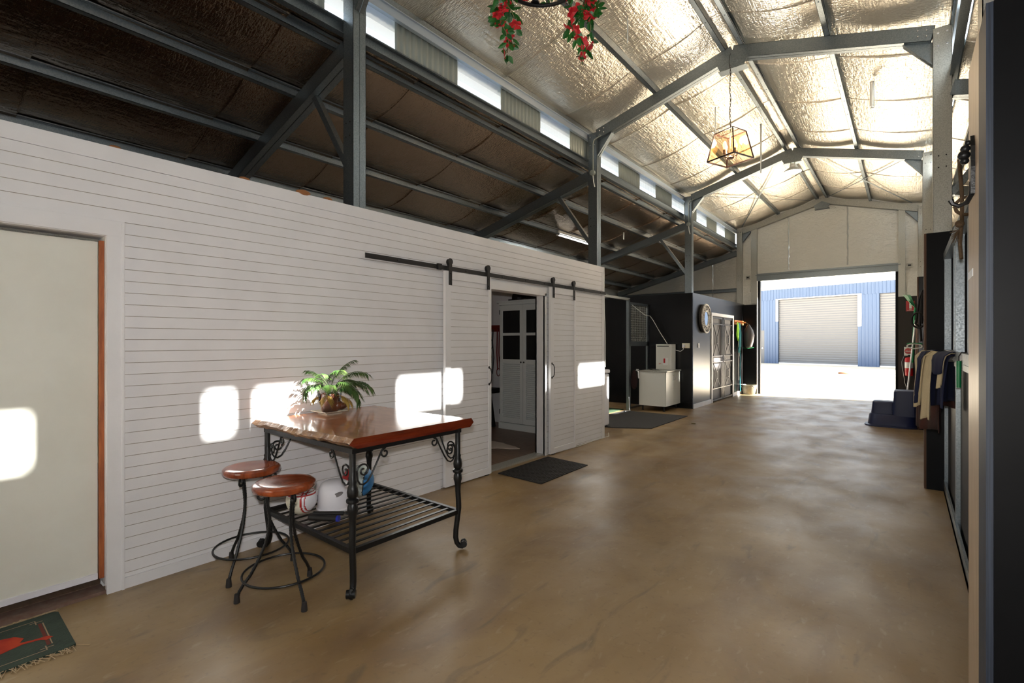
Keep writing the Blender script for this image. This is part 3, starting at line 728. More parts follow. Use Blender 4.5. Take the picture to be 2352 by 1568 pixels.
prof = [(.019,.845),(.019,.69),(.024,.68),(.021,.665),(.029,.645),(.033,.62),(.030,.595),(.022,.585),(.036,.578),(.038,.568),(.036,.56),(.023,.553),(.030,.535),(.031,.51),(.025,.49),(.021,.46),(.0195,.42)]
for cx, cyy in ((TX1,TY0),(TX1,TY1),(TX0,TY0),(TX0,TY1)):
    dx, dy = (1 if cx > -3 else -1)/math.sqrt(2), (1 if cyy > 2 else -1)/math.sqrt(2)
    b = MB(); b.lathe(prof[::-1], (cx,cyy,0), 14)
    path = [(0,.43),(.006,.36),(.008,.30),(-.004,.22),(-.016,.14),(-.018,.09),(-.008,.05),(.012,.026),(.036,.020),(.056,.032),(.062,.052),(.052,.066),(.038,.062),(.036,.050)]
    path = [(u*.85, max(z, .0205)) for u, z in path]
    b.tube([(cx+dx*u, cyy+dy*u, z) for u, z in path], [.0195]*6+[.018,.017,.0165,.015,.014,.013,.012,.012], 10)
    # rolled foot drawn across the leg
    sx_, sy_ = -dy, dx
    b.tube([(cx+dx*.042-sx_*.026, cyy+dy*.042-sy_*.026, .044), (cx+dx*.042+sx_*.026, cyy+dy*.042+sy_*.026, .044)], .024, 12)
    b.build('leg', M['iron'], t, smooth=True)
    for (ax, ay) in ((-math.copysign(1,dx),0),(0,-math.copysign(1,dy))):
        pts = spiral(.215,-.035,.010,.032,2.2*PI+PI*.5,PI*.45,20)
        pts += [(.19,-.02),(.155,-.085),(.12,-.145),(.09,-.185),(.062,-.198),(.038,-.19),(.022,-.165),(.018,-.13)]
        pts += spiral(.062,-.115,.045,.010,PI*.98,-PI*1.6,24)
        bb = MB(); bb.tube([(cx+ax*(u+.012), cyy+ay*(u+.012), .845+v) for u, v in pts], .0058, 6)
        bb.build('scroll_bracket', M['iron'], t, smooth=True)
b = MB(); SZ = .275
for p, q in (((TX0,TY0),(TX1,TY0)),((TX0,TY1),(TX1,TY1)),((TX0,TY0),(TX0,TY1)),((TX1,TY0),(TX1,TY1))): b.bar((p[0],p[1],SZ),(q[0],q[1],SZ),.028,.030)
for k in range(12):
    x = TX0+(TX1-TX0)*(k+1)/13; b.bar((x,TY0,SZ+.008),(x,TY1,SZ+.008),.022,.006)
b.build('slatted_shelf', M['iron'], t)
ST = SZ+.0155
# things on the shelf
def pball(name, c, r, mats, label, fn):
    b = MB(); n_, m_ = 96, 64
    prof = [(max(r*math.sin(PI*i/m_),1e-4), -r*math.cos(PI*i/m_)) for i in range(m_+1)]
    b.lathe(prof, (0,0,0), n_)
    o = b.build(name, mats, smooth=True); o.location = c
    for p in o.data.polygons:
        v = p.center.normalized(); p.material_index = fn(v)
    tag(o, label, 'ball'); return o
mw, mr_, mb_, mk = M['plastic_white'], mat('ball_red', lin(190,30,30), .5), mat('ball_blue', lin(60,130,190), .5), M['darkitem']
o = pball('basketball', (0,0,0), .122, [mat('ball_grey_white', lin(190,200,196), .5), mr_, mb_, mk], 'red, pale grey and blue basketball on the table shelf',
      lambda v: 3 if min(abs(v.x*.9+v.y*.2-.45), abs(v.x*.9+v.y*.2+.38)) < .025 else (2 if v.x*.9+v.y*.2 > .45 else (1 if v.x*.9+v.y*.2 < -.38 else 0)))
o.location = (-3.33, 2.20, ST+.122); o.rotation_euler = (.1,.15,.55)
text('16', (-3.33+.085, 2.20-.092, ST+.125), .035, mk, o, (0,0,0)).location = (0,-.1225,.0); o.children[0].rotation_euler = (PI/2,0,0)
o2 = pball('netball', (0,0,0), .102, [mw, mat('ball_dark_red', lin(170,36,34), .5), mat('ball_cream', lin(222,216,196), .5)], 'white netball with red stripes on the table shelf corner',
      lambda v: 1 if (abs(v.z-.42) < .05 or abs(v.z-.58) < .025 or abs(v.x-.5) < .05 or abs(v.x-.68) < .03) and v.y < .6 else (2 if v.z < .35 and v.x < .45 else 0))
o2.location = (-3.31, 1.735, ST+.102); o2.rotation_euler = (0,0,.5)
t2 = thing('white_tub', 'white plastic tub with round top lying open on the table shelf', 'tub', (-3.24, 1.95, ST))
b = MB(); R_ = Matrix.Rotation(.5,3,'Z')
b.lathe([(.124,.0),(.128,.012),(.120,.02),(.118,.12),(.112,.15),(.095,.18),(.06,.198),(.004,.202)], (-3.24,1.95,ST), 32); b.build('shell', M['plastic_white'], t2, smooth=True)
b = MB()
d_ = Vector((.80,-.60,0)).normalized(); sd = Vector((-d_.y,d_.x,0)); pc = Vector((-3.24,1.95,ST+.125))+d_*.115
vs_ = []
for i in range(20):
    a = 2*PI*i/20; vs_.append(pc+sd*(.036*math.cos(a)+.03)+Vector((0,0,1))*(.015*math.sin(a)+.01*math.cos(a))-d_*(.0015+ .012*abs(math.cos(a))**2 *.6))
b.add([v+d_*.004 for v in vs_]+[v-d_*.004 for v in vs_], [tuple(range(20)), tuple(range(20,40))[::-1]]+[(i,(i+1)%20,20+(i+1)%20,20+i) for i in range(20)])
b.build('hand_hole', mat('hole_shadow', lin(120,116,116), .8), t2)
t2 = thing('hand_pump', 'dark hand pump with a blue end cap lying on the table shelf', 'pump', (-3.03, 1.75, ST))
p0, p1 = Vector((-3.14,1.70,ST+.022)), Vector((-2.93,1.83,ST+.022))
MB().tube([p0, p0.lerp(p1,.8)], .021, 12).build('barrel', M['darkitem'], t2, smooth=True)
MB().tube([p0+Vector((.0,.03,.018)), p1+Vector((-.05,.03,.018))], .014, 10).build('second_barrel', M['darkitem'], t2, smooth=True)
MB().tube([p0.lerp(p1,.8), p0.lerp(p1,.86)], .022, 12).build('end_cap', mat('blue_cap', lin(24,44,160), .4), t2, smooth=True)
MB().tube([p1+Vector((-.04,.03,.018)), p1+Vector((.01,.05,.018))], .005, 8).build('rod', M['darkitem'], t2)
MB().tube([p1+Vector((.03,.02,.018)), p1+Vector((-.01,.085,.02))], .008, 8).build('handle', M['darkitem'], t2)

# ------------------------------------------------------------------ stools
def stool():
    t = thing('bar_stool', '', 'stool', (0,0,0))
    MB().lathe([(.004,.630),(.155,.630),(.168,.638),(.174,.652),(.172,.666),(.160,.677),(.13,.680),(.06,.676),(.004,.675)], (0,0,0), 40).build('seat', M['seat'], t, smooth=True)
    b = MB(); b.lathe([(.10,.622),(.10,.630)], (0,0,0), 24); b.build('seat_plate', M['iron'], t)
    for k in range(3):
        a = 2*PI*k/3; ca, sa = math.cos(a), math.sin(a)
        pts = []; 
        for (r, z) in ((.105,.622),(.098,.595),(.088,.54),(.078,.47),(.082,.40),(.10,.32),(.135,.235),(.178,.15),(.215,.10),(.238,.06),(.248,.012)):
            pts.append(Vector((r*ca, r*sa, z)))
        # smooth resample
        dense = []
        for i in range(len(pts)-1):
            for j in range(8): dense.append(pts[i].lerp(pts[i+1], j/8))
        dense.append(pts[-1])
        rs = [.0085 + (.0012 if i % 2 else -.0006) for i in range(len(dense))]
        b = MB(); b.tube(dense, rs, 8)
        sp = spiral(.105+.012, .598, .030, .008, PI*.6, -PI*1.3, 16)
        b.tube([(u*ca, u*sa, z) for u, z in sp], .008, 6)
        lg = b.build('leg', M['iron'], t, smooth=True)
        MB().lathe([(.017,0),(.017,.012),(.013,.05),(.010,.052)], (.249*ca,.249*sa,0), 12).build('rubber_foot', M['rubber'], lg, smooth=True)
    MB().tube([(.222*math.cos(i*PI/24), .222*math.sin(i*PI/24), .155) for i in range(48)], .0065, 8, closed=True).build('foot_ring', M['iron'], t, smooth=True)
    return t
s1 = stool(); s1['label'] = 'round-seated iron stool in front, overlapping the stool nearer the wall'; s1['group'] = 'stools at the slab table'
s1.location = (-2.857, 1.392, 0); s1.rotation_euler = (0,0,math.atan2(1.17-1.392, -2.997+2.857))
s2 = copy_tree(s1); s2['label'] = 'round-seated iron stool nearer the white wall, partly behind the front stool'
s2.location = (-3.37, 1.425, 0); s2.rotation_euler = (0,0,math.atan2(1.205-1.425, -3.204+3.37))

# ------------------------------------------------------------------ potted palm
PXc, PYc = -3.535, 2.085
t = thing('plate', 'square pale saucer under the carved plant pot', 'saucer', (PXc, PYc, .930))
R45 = Matrix.Rotation(math.radians(39+45+8),3,'Z')
def sq(s_, z): return [Vector((PXc,PYc,z))+R45 @ Vector((a*s_, c*s_, 0)) for a, c in ((-1,-1),(1,-1),(1,1),(-1,1))]
b = MB(); vs_ = sq(.060,.9305)+sq(.066,.940)+sq(.104,.955)+sq(.104,.959)+sq(.066,.944)
fs = [(3,2,1,0)]
for r_ in range(4):
    for i in range(4): fs.append((r_*4+i, r_*4+(i+1)%4, (r_+1)*4+(i+1)%4, (r_+1)*4+i))
fs.append((16,17,18,19)); b.add(vs_, fs); b.build('dish', mat('cream_ceramic', lin(205,196,176), .3), t)
zp = .945
t = thing('potted_palm', 'small parlour palm in a carved animal-head wooden pot on table', 'potted plant', (PXc, PYc, zp))
pot = MB(); pot.lathe([(.045,0),(.052,.01),(.058,.05),(.060,.09),(.056,.125),(.050,.128),(.046,.12),(.046,.10),(.003,.10)], (PXc,PYc,zp), 28)
vd = Vector((.55,.83,0)).normalized()          # the snout points along the wall away from the stools
for k_, (d1, zz, r) in enumerate(((.045,.045,.040),(.070,.038,.030),(.086,.042,.024))): pot.ball((PXc+vd.x*d1, PYc+vd.y*d1, zp+zz), r, 16, 10, 1,1,.85)
for i_, v_ in enumerate(pot.v): pot.v[i_] = (PXc+(v_[0]-PXc)*1.2, PYc+(v_[1]-PYc)*1.2, zp+(v_[2]-zp)*1.15)
pt = pot.build('pot', M['carved'], t, smooth=True)
for s_, (ax, ay) in ((1,(-.60,-.80)),(-1,(.60,.80))):
    b = MB(); base = Vector((PXc+ax*.066, PYc+ay*.066, zp+.055)); tip = base+Vector((ax*.022, ay*.022, .135 if s_ > 0 else .14))
    tv = Vector((.8,-.6,0))
    ring = []
    for i in range(14):
        a = 2*PI*i/14; ring.append(base.lerp(tip, .5+.5*math.sin(a)) + tv*(.030*math.cos(a)))
    nrm = Vector((ax,ay,0))*.006
    b.add([v+nrm for v in ring]+[v-nrm for v in ring], [tuple(range(14)), tuple(range(14,28))[::-1]]+[(i,(i+1)%14,14+(i+1)%14,14+i) for i in range(14)])
    b.build('ear', mat('painted_ear', lin(30,26,24), .3, col2=lin(190,180,160), nscale=70, ramp=(.55,.62), coat=.4), pt)
MB().ball((PXc+.050,PYc-.026,zp+.085),.009,10,8).build('eye', mat('eye_red', lin(150,50,36), .3), pt, smooth=True)
b = MB(); b.lathe([(.046,.10),(.02,.108),(.003,.11)], (PXc,PYc,zp), 16); b.build('soil', mat('potting_soil', lin(50,36,26), .95), t)
rp = random.Random(11)
def frond(b, az, el, L_, droop, leaflet=.055, nl=11, start=.35):
    L_ *= 1.1
    p = Vector((PXc+rp.uniform(-.015,.015), PYc+rp.uniform(-.015,.015), zp+.105)); pts = [p.copy()]
    e = el; n_ = 16
    for i in range(n_):
        d = Vector((math.cos(az)*math.cos(e), math.sin(az)*math.cos(e), math.sin(e))); p = p+d*L_/n_; pts.append(p.copy()); e -= droop/n_*(1+i/n_)
    for i, q in enumerate(pts): pts[i].x = max(q.x, XL+.02)
    b.tube(pts, [.0022]*(len(pts)-4)+[.0018,.0014,.001,.0006], 5)
    nl = int(nl*1.6)
    for j in range(nl):
        u = start+(1-start)*(j+.3)/nl; f_ = u*n_; i = min(int(f_), n_-1); q = pts[i].lerp(pts[i+1], f_-i); d = (pts[i+1]-pts[i]).normalized()
        side = d.cross(Vector((0,0,1)))
        if side.length < .05: side = Vector((1,0,0))
        side.normalize()
        ln = leaflet*1.35*(1.15-.5*abs(u-.6))
        for s_ in (-1,1):
            dd = (d*.75+side*s_*.8+Vector((0,0,-.12-.35*rp.random()))).normalized(); wv = dd.cross(Vector((0,0,1))).normalized()*.006
            m1 = q+dd*ln*.45+Vector((0,0,.002)); tp = q+dd*ln+Vector((0,0,-ln*.28))
            vv = [q, m1-wv, tp, m1+wv]
            vv = [Vector((max(v.x, XL+.012), v.y, v.z)) for v in vv]
            b.add(vv, [(0,1,2,3)])
vr = math.atan2(.777*.5+.63,.63) 
base_az = math.radians(39)                      # picture-right direction lies at this bearing
fr = [(base_az+PI-.1, 1.15, .30, 1.75, .055, 11, .55),(base_az+.15,1.15,.34,1.5,.06,13,.4),(base_az-.3,.95,.30,1.35,.06,13,.4),(base_az+.5,1.05,.30,1.35,.06,13,.4),(base_az-.1,1.35,.37,1.25,.06,13,.45),
      (base_az-1.1,1.25,.27,1.5,.05,12,.4),(base_az-1.9,1.3,.26,1.5,.05,12,.45),(base_az+.2,1.5,.34,.8,.055,13,.45),(base_az-2.5,1.4,.27,1.2,.05,12,.45),(base_az+.9,1.25,.28,1.3,.05,12,.4),
      (base_az-.6,1.25,.31,1.5,.055,13,.4),(base_az-1.5,1.45,.30,1.1,.05,12,.4),(base_az+.0,.95,.26,1.8,.055,12,.4),(base_az+PI+.3,1.45,.28,.9,.05,12,.45),(base_az-.9,1.4,.33,1.0,.055,13,.45),(base_az-.2,1.2,.27,1.7,.055,12,.4)]
for a in fr:
    b = MB(); frond(b, *a); b.build('frond', M['leaf'], t)
for a in ((base_az-1.25,.75,.15,1.2,.055,8,.6),(base_az+PI-.1,.55,.15,1.2,.03,6,.5),(base_az-.2,.6,.18,1.3,.05,8,.5)):
    b = MB(); frond(b, *a); b.build('dry_frond', M['leafy'], t)

# ------------------------------------------------------------------ mats and rug
c4 = [(-3.605,4.20),(-3.62,5.21),(-3.00,5.16),(-2.985,4.17)]
t = thing('door_mat', 'black rubber mat with raised tread lying at tack-room doorway', 'door mat', (-3.3, 4.7, 0))
MB().prism(c4, lambda u,v,t_: (u,v,t_), 0.001, .010).build('base', M['rubber'], t)
b = MB()
def bil(u, v): 
    a = Vector(c4[0]).lerp(Vector(c4[1]), v); c_ = Vector(c4[3]).lerp(Vector(c4[2]), v); return a.lerp(c_, u)
for i in range(16):
    for j in range(24):
        p = bil((i+.7)/16.4, (j+.7)/24.4); a = PI/4 if (i+j) % 2 else -PI/4
        R_ = Matrix.Rotation(a,3,'Z'); b.obox((p.x,p.y,.012), .034, .009, .005, R_)
b.build('tread', M['rubber'], t)
tag(MB().prism([(-3.41,8.02),(-3.41,9.81),(-4.72,9.72),(-4.85,7.55),(-3.98,7.66)], lambda u,v,t_: (u,v,t_), .001, .012).build('rubber_mat', M['rubbergrey']), 'large dark rubber mat on floor before the wash bay', 'rubber mat')
t = thing('rug', 'dark green fringed rug with rust-red motif in front of cream door', 'rug', (-3.4, -.2, 0))
b = MB(); rx0, rx1, ry0, ry1 = -3.655, -3.175, -.75, .515
b.prism([(rx0,ry0),(rx1,ry0),(rx1,ry1-.03),(rx1-.012,ry1),(rx0+.02,ry1),(rx0,ry1-.02)], lambda u,v,t_: (u,v,t_), .001, .012); b.build('pile', M['rugd'], t)
b = MB(); z = .0125
def strip(x0,x1,y0,y1,zz=.0125): b.add([(x0,y0,zz),(x1,y0,zz),(x1,y1,zz),(x0,y1,zz)],[(0,1,2,3)])
strip(rx0+.05,rx0+.055,ry0,ry1-.10); strip(rx1-.055,rx1-.05,ry0,ry1-.10); strip(rx0+.10,rx1-.10,ry1-.075,ry1-.07)
for x in (rx0+.05, rx1-.10): strip(x,x+.05,ry1-.10,ry1-.095); strip(x+.022,x+.027,ry1-.12,ry1-.07)
b.build('border_line', M['rugb'], t)
b = MB(); strip(rx0+.10,rx1-.10,ry1-.092,ry1-.078,.0124); b.build('border_band', mat('rug_dull_red', lin(96,40,28), .95), t)
b = MB()
mot = [(-3.50,.02),(-3.46,.10),(-3.50,.17),(-3.52,.26),(-3.49,.33),(-3.44,.36),(-3.40,.34),(-3.385,.38),(-3.375,.44),(-3.35,.455),(-3.335,.43),(-3.36,.41),(-3.375,.35),(-3.36,.30),(-3.33,.22),(-3.335,.10),(-3.32,-.05),(-3.36,-.15),(-3.40,-.02),(-3.42,.10),(-3.44,.17),(-3.455,.16),(-3.445,.08),(-3.47,.0)]
b.prism(mot, lambda u,v,t_: (u,v,t_), .0121, .0135); b.build('motif', M['rugr'], t)
b = MB(); rf = random.Random(5)
for side, xx in ((1, rx1), (-1, rx0)):
    for k in range(170):
        y = ry0+(ry1-ry0)*k/169; l = rf.uniform(.03,.055) if side > 0 else rf.uniform(.02,.035); dy = rf.uniform(-.04,.05)
        b.tube([(xx-side*.004,y,.008),(xx+side*l*.5,y+dy*.4,.010+.006*rf.random()),(xx+side*l,y+dy,.004)], .0018, 4)
b.build('fringe', M['fringe'], t)
b = MB(); rf = random.Random(9)
for k in range(26):
    x, y = -1.30+rf.gauss(0,.07), 3.02+rf.gauss(0,.07)
tag(MB().ball((-3.02,8.98,.006),.028,10,6,1.6,1,.35).build('manure_clump', M['sisal'], smooth=True), 'small dried grass clump on the floor beyond the rubber mat', 'debris')

# ------------------------------------------------------------------ wash bay: washer, cabinet, heater, gate
t = thing('washing_machine', 'white washing machine peeking out past the end of white wall', 'washing machine', (-4.36, 7.45, 0))
b = MB(); b.box(-4.66,-4.06,7.15,7.74,.035,.94); b.build('body', M['plastic_white'], t, bevel=.03)
b = MB(); b.box(-4.67,-4.05,7.14,7.75,.945,1.01); b.build('lid', M['plastic_white'], t, bevel=.02)
b = MB(); b.box(-4.064,-4.045,7.24,7.64,.14,.86); b.build('side_panel', M['plastic_white'], t, bevel=.008)
for x in (-4.62,-4.10):
    for y in (7.19,7.70): MB().lathe([(.022,0),(.022,.02),(.012,.02),(.012,.036)], (x,y,0), 12).build('foot', M['darkitem'], t)
t = thing('sink_cabinet', 'white laundry cabinet with stainless top beside the black partition', 'cabinet', (-4.27, 10.6, 0))
kx0,kx1,ky0,ky1 = -4.58,-3.97,10.10,10.93
MB().box(kx0,kx1-.02,ky0,ky1,.11,.84).build('carcass', M['cabwhite'], t)
for y0,y1,hy in ((ky0+.003,(ky0+ky1)/2-.002,(ky0+ky1)/2-.05),((ky0+ky1)/2+.002,ky1-.003,(ky0+ky1)/2+.05)):
    d = MB().box(kx1-.018,kx1,y0,y1,.115,.835).build('door', M['cabwhite'], t)
    MB().tube([(kx1,hy,.66),(kx1+.025,hy,.665),(kx1+.025,hy,.765),(kx1,hy,.77)], .005, 8).build('handle', M['steelbright'], d)
b = MB(); b.box(kx0-.015,kx1+.02,ky0-.015,ky1+.01,.842,.868); b.box(kx0+.10,kx1-.08,ky0+.06,ky0+.10,.868,.874); b.build('worktop', M['galvlight'], t, bevel=.004)
b = MB(); b.lathe([(.10,.870),(.125,.870),(.13,.876),(.10,.876),(.09,.871)], ((kx0+kx1)/2-.05,ky0+.28,0), 24); b.build('basin', M['chrome'], t)
for x in (kx0+.06,kx1-.07):
    for y in (ky0+.06,ky1-.06): MB().lathe([(.025,0),(.025,.01),(.016,.015),(.016,.11)], (x,y,0), 10).build('leg', M['darkitem'], t)
t = thing('water_heater', 'white instant water heater box standing on the sink cabinet', 'water heater', (-4.25, 10.85, .868))
hx0,hx1,hy0,hy1,hz0,hz1 = -4.43,-4.07,10.66,10.92,.870,1.44
MB().box(hx0,hx1,hy0,hy1,hz0,hz1).build('casing', M['cabwhite'], t, bevel=.008)
MB().box(hx0+.03,hx1-.06,hy0-.003,hy0,1.385,1.405).build('vent_slot', M['darkitem'], t)
MB().box(hx0+.17,hx0+.28,hy0-.004,hy0,.97,1.13).build('label', M['whitesign'], t)
MB().box(hx0+.18,hx0+.22,hy0-.006,hy0-.003,1.02,1.12).build('red_mark', M['red'], t)
text('gas', (hx0+.10,hy0-.004,1.01), .045, M['red'], t).name = 'red_lettering'
tag(MB().tube([(-4.77,9.95,2.38),(-4.72,10.2,2.26),(-4.62,10.5,2.1),(-4.55,10.62,2.08),(-4.50,10.68,1.98),(-4.38,10.76,1.72),(-4.22,10.80,1.45)], .007, 8).build('supply_hose', M['cable'], smooth=True), 'white hose running from the gate post down to the water heater', 'hose')
t = thing('power_outlet', 'ivory double power outlet on the side of black partition', 'power outlet', (-3.86, 11.05, 1.40))
MB().box(-3.93,-3.76,10.927,10.955,1.35,1.46).build('plate', M['yellowbox'], t, bevel=.004)
MB().box(-3.915,-3.86,10.90,10.927,1.37,1.43).build('plug', M['plastic_white'], t, bevel=.004)
tag(MB().tube([(-3.885,10.9,1.38),(-3.89,10.89,1.32),(-3.95,10.89,1.28),(-4.04,10.88,1.30),(-4.065,10.87,1.31)], .006, 8).build('power_cable', M['cable'], smooth=True), 'short white power cord looping from heater to the outlet', 'cord')
GX = -4.75
t = thing('wash_bay_gate', 'galvanised wash-bay gate frame with square wire mesh upper panel', 'gate', (GX, 9.9, 0))
b = MB(); b.box(GX-.03,GX+.03,9.88,9.95,0,2.43); b.build('post', M['galv'], t)
MB().box(GX-.03,GX+.03,6.88,9.95,2.40,2.45).build('header', M['galvlight'], t)
b = MB()
b.box(GX-.02,GX+.02,9.95,10.95,2.32,2.37); b.box(GX-.02,GX+.02,9.95,10.95,1.40,1.50); b.box(GX-.02,GX+.02,9.95,10.9,.02,.06); b.box(GX-.02,GX+.02,9.95,10.0,.02,2.37); b.box(GX-.02,GX+.02,10.89,10.95,.02,2.37)
b.build('frame', M['galv'], t)
b = MB()
for k in range(16): y = 10.03+.055*k; b.box(GX-.003,GX+.003,y-.003,y+.003,1.50,2.32)
for k in range(15): z = 1.54+.053*k; b.box(GX+.003,GX+.008,10.0,10.89,z-.003,z+.003)
b.build('mesh', M['galvlight'], t)
tag(MB().box(-7.6,GX-.1,7.0,9.9,.0,.012).build('grass_mat', M['grass']), 'green artificial grass on the wash-bay floor behind the gate', 'artificial grass')
t = thing('cloth_bundle', 'dark red cloth bundle hung beside gate post near sink cabinet', 'bundle', (-4.66, 9.98, .7))
MB().lathe([(.02,.45),(.06,.5),(.075,.62),(.06,.78),(.03,.86),(.006,.88)], (-4.665,10.03,0), 14).build('bundle', mat('maroon_cloth', lin(38,12,14), .9), t, smooth=True)
t = thing('tap', 'small white tap with spout beside the sink cabinet', 'tap', (-4.62,10.02,.83))
MB().tube([(-4.64,10.08,.86),(-4.58,10.03,.86),(-4.55,10.0,.83),(-4.545,9.99,.76),(-4.53,9.97,.70)], .012, 8).build('spout', M['plastic_white'], t, smooth=True)
MB().tube([(-4.62,10.04,.885),(-4.56,10.04,.885)], .009, 8).build('lever', M['plastic_white'], t, smooth=True)
tag(MB().tube([(-4.70,9.85,.30),(-4.68,9.83,.12),(-4.66,9.78,.03),(-4.60,9.70,.015),(-4.66,9.55,.012),(-4.6,9.45,.012)], .014, 8).build('chain', M['steelbright'], smooth=True), 'shiny chain trailing from the gate post onto the floor', 'chain')

# ------------------------------------------------------------------ black partition, security doors, mirror
b = MB(); BT = 2.585; BY0, BY1 = 10.955, 15.38; QY0, QY1 = 12.32, 14.12; QZ = 2.13
b.box(XL-.018, XL, BY0, QY0, 0, BT); b.box(XL-.018, XL, QY1, BY1, 0, BT); b.box(XL-.018, XL, QY0, QY1, QZ, BT)
b.box(-7.7, XL-.018, BY0, BY0+.018, 0, BT)
b.build('wall_partition_black', M['black'], kind='structure')
MB().box(XL-.012, XL+.004, BY0-.006, BY0+.006, 0, BT).build('trim_15', M['plyedge'], kind='structure')
b = MB(); b.box(XL, XL+.02, QY0-.075, QY0, 0, QZ+.075); b.box(XL, XL+.02, QY1, QY1+.075, 0, QZ+.075); b.box(XL, XL+.021, QY0-.075, QY1+.075, QZ, QZ+.075)
b.build('trim_16', M['white'], kind='structure')
b = MB(); b.box(XL, XL+.014, BY0+.01, QY0-.075, 0, .10); b.box(XL, XL+.014, QY1+.075, BY1-.1, 0, .10); b.build('baseboard_black', M['white'], kind='structure')
MB().box(-3.84, DX0-.02, YW-.13, YW-.11, 0, 2.56).build('wall_end_panel_left', M['blackm'], kind='structure')
MB().box(DX1+.0, .30, YW-.13, YW-.11, 0, 2.60).build('wall_end_panel_right', mat('brown_black_ply', lin(42,34,30), .6), kind='structure')
ym = (QY0+QY1)/2
MB().box(XL-.05, XL-.03, QY0, QY1, .02, QZ).build('door_3', mat('fly_mesh_grey', lin(84,79,77), .62), kind='structure')  # light caught by the mesh is put into its grey base
for k, (y0, y1) in enumerate(((QY0+.01, ym-.004), (ym+.004, QY1-.01))):
    t = thing('security_door', 'black iron security door leaf with X bars, %s the round mirror' % ('nearer' if k == 0 else 'farther from'), 'security door', (XL-.005, (y0+y1)/2, .03))
    iron = mat('door_iron', lin(30,28,30), .4, .3)
    b = MB(); xx0, xx1 = XL-.02, XL+.008
    for a0,a1,z0,z1 in ((y0,y0+.035,.03,QZ-.02),(y1-.035,y1,.03,QZ-.02),(y0,y1,.03,.07),(y0,y1,QZ-.06,QZ-.02)): b.box(xx0,xx1,a0,a1,z0,z1)
    b.box(xx0,xx1,y0+.17 if k == 0 else y1-.19,y0+.19 if k == 0 else y1-.17,.03,QZ-.02) if False else None
    yo = y0+.16 if False else 0
    b.build('frame', iron, t)
    b = MB(); light = mat('rail_highlight', lin(70,66,66), .35, .3)  # rails of the same black iron, highlight put into a paler colour
    for z in (.33,.985,1.13,1.93): b.box(XL-.012,XL+.010,y0+.03,y1-.03,z-.010,z+.010)
    b.build('rail', light, t)
    b = MB(); ya, yb = y0+.10, y1-.20; yc = (ya+yb)/2
    if k: ya, yb = y0+.20, y1-.10; yc = (ya+yb)/2
    for z0, z1 in ((.34,.975),(1.14,1.92)):
        zc = (z0+z1)/2; g = .085
        for s1_, za in ((1,z1),(-1,z0)):
            for yy in (ya,yb): b.bar((XL,yy,za),(XL,yc+(.025 if yy > yc else -.025),zc+s1_*g),.012,.014,up=(1,0,0))
            b.box(XL-.006,XL+.008,yc-.04,yc+.04,zc+s1_*g-.008,zc+s1_*g+.008)
        for dy in (-.025,.025): b.box(XL-.006,XL+.008,yc+dy-.006,yc+dy+.006,zc-g,zc+g)
    for yy in ((y1-.15),(y1-.10)) if k == 0 else ((y0+.10),(y0+.15)): b.box(XL-.006,XL+.007,yy-.008,yy+.008,.07,QZ-.06)
    b.build('x_bars', iron, t)
    if k == 1:
        MB().box(XL+.008,XL+.022,y0+.005,y0+.045,.96,1.16).build('lock_plate', M['darkitem'], t)
        MB().tube([(XL+.02,y0+.02,1.06),(XL+.05,y0+.02,1.06),(XL+.05,y0+.12,1.055)], .009, 8).build('handle', M['chrome'], t)
        for z in (.4,1.05,1.75): MB().box(XL+.0,XL+.016,y1-.004,y1+.012,z-.05,z+.05).build('hinge', M['darkitem'], t)
t = thing('round_mirror', 'round mirror with ornate pierced whitewashed frame on black wall', 'mirror', (XL+.03, 11.70, 2.035))
Ry = Matrix.Rotation(PI/2,3,'Y'); mc = (XL, 11.70, 2.035)
b = MB(); b.lathe([(.345,.055),(.345,.075),(.325,.085),(.305,.08),(.305,.055),(.345,.055)], mc, 56, Ry, cap=False); b.lathe([(.20,.055),(.20,.078),(.185,.082),(.165,.07),(.165,.05),(.20,.055)], mc, 56, Ry, cap=False)
for k in range(10):
    a = 2*PI*k/10; cy_, cz_ = 11.70+.253*math.cos(a), 2.035+.253*math.sin(a)
    for s_ in (-1,1):
        sp = spiral(0,0,.040,.010,a+s_*PI*.5,a+s_*PI*.5+s_*2.6*PI,18)
        b.tube([(XL+.066, cy_+u+s_*.030*math.sin(a), cz_+v-s_*.030*math.cos(a)) for u, v in sp], .009, 6)
b.build('frame', M['mirrorframe'], t, smooth=True)
MB().lathe([(.004,.0),(.33,.0),(.33,.05),(.30,.055),(.004,.055)][::1], (XL+.001,11.70,2.035), 40, Ry).build('backing', mat('frame_back', lin(70,66,62), .8), t)
MB().lathe([(.002,.056),(.17,.056),(.17,.060),(.002,.060)], mc, 40, Ry).build('glass', M['mirror'], t)
t = thing('light_switch', 'small white switch plate on the black wall below mirror', 'light switch', (XL, 11.33, 1.41))
MB().box(XL,XL+.012,11.29,11.37,1.36,1.46).build('plate', M['plastic_white'], t, bevel=.003)
MB().box(XL+.012,XL+.018,11.315,11.345,1.395,1.425).build('rocker', M['plastic_white'], t)
t = thing('coat_rack', 'orange pine peg rack on the black wall near the far door', 'rack', (XL+.02, 14.75, 2.03))
MB().box(XL,XL+.022,14.28,15.22,1.97,2.09).build('board', M['orangewood'], t)
for k in range(7): y = 14.36+.13*k; MB().tube([(XL+.022,y,2.03),(XL+.09,y,2.045)], .012, 8).build('peg', M['orangewood'], t)
b = MB(); rr = random.Random(2)
for k in range(4):
    y0 = 14.36+.02*k; b.tube([(XL+.06,y0,2.03),(XL+.08,y0+.05,1.85),(XL+.07,y0+.03,1.66),(XL+.09,y0-.03,1.52),(XL+.06,y0-.05,1.68),(XL+.07,y0-.03,1.9),(XL+.06,y0,2.03)], .012, 6)
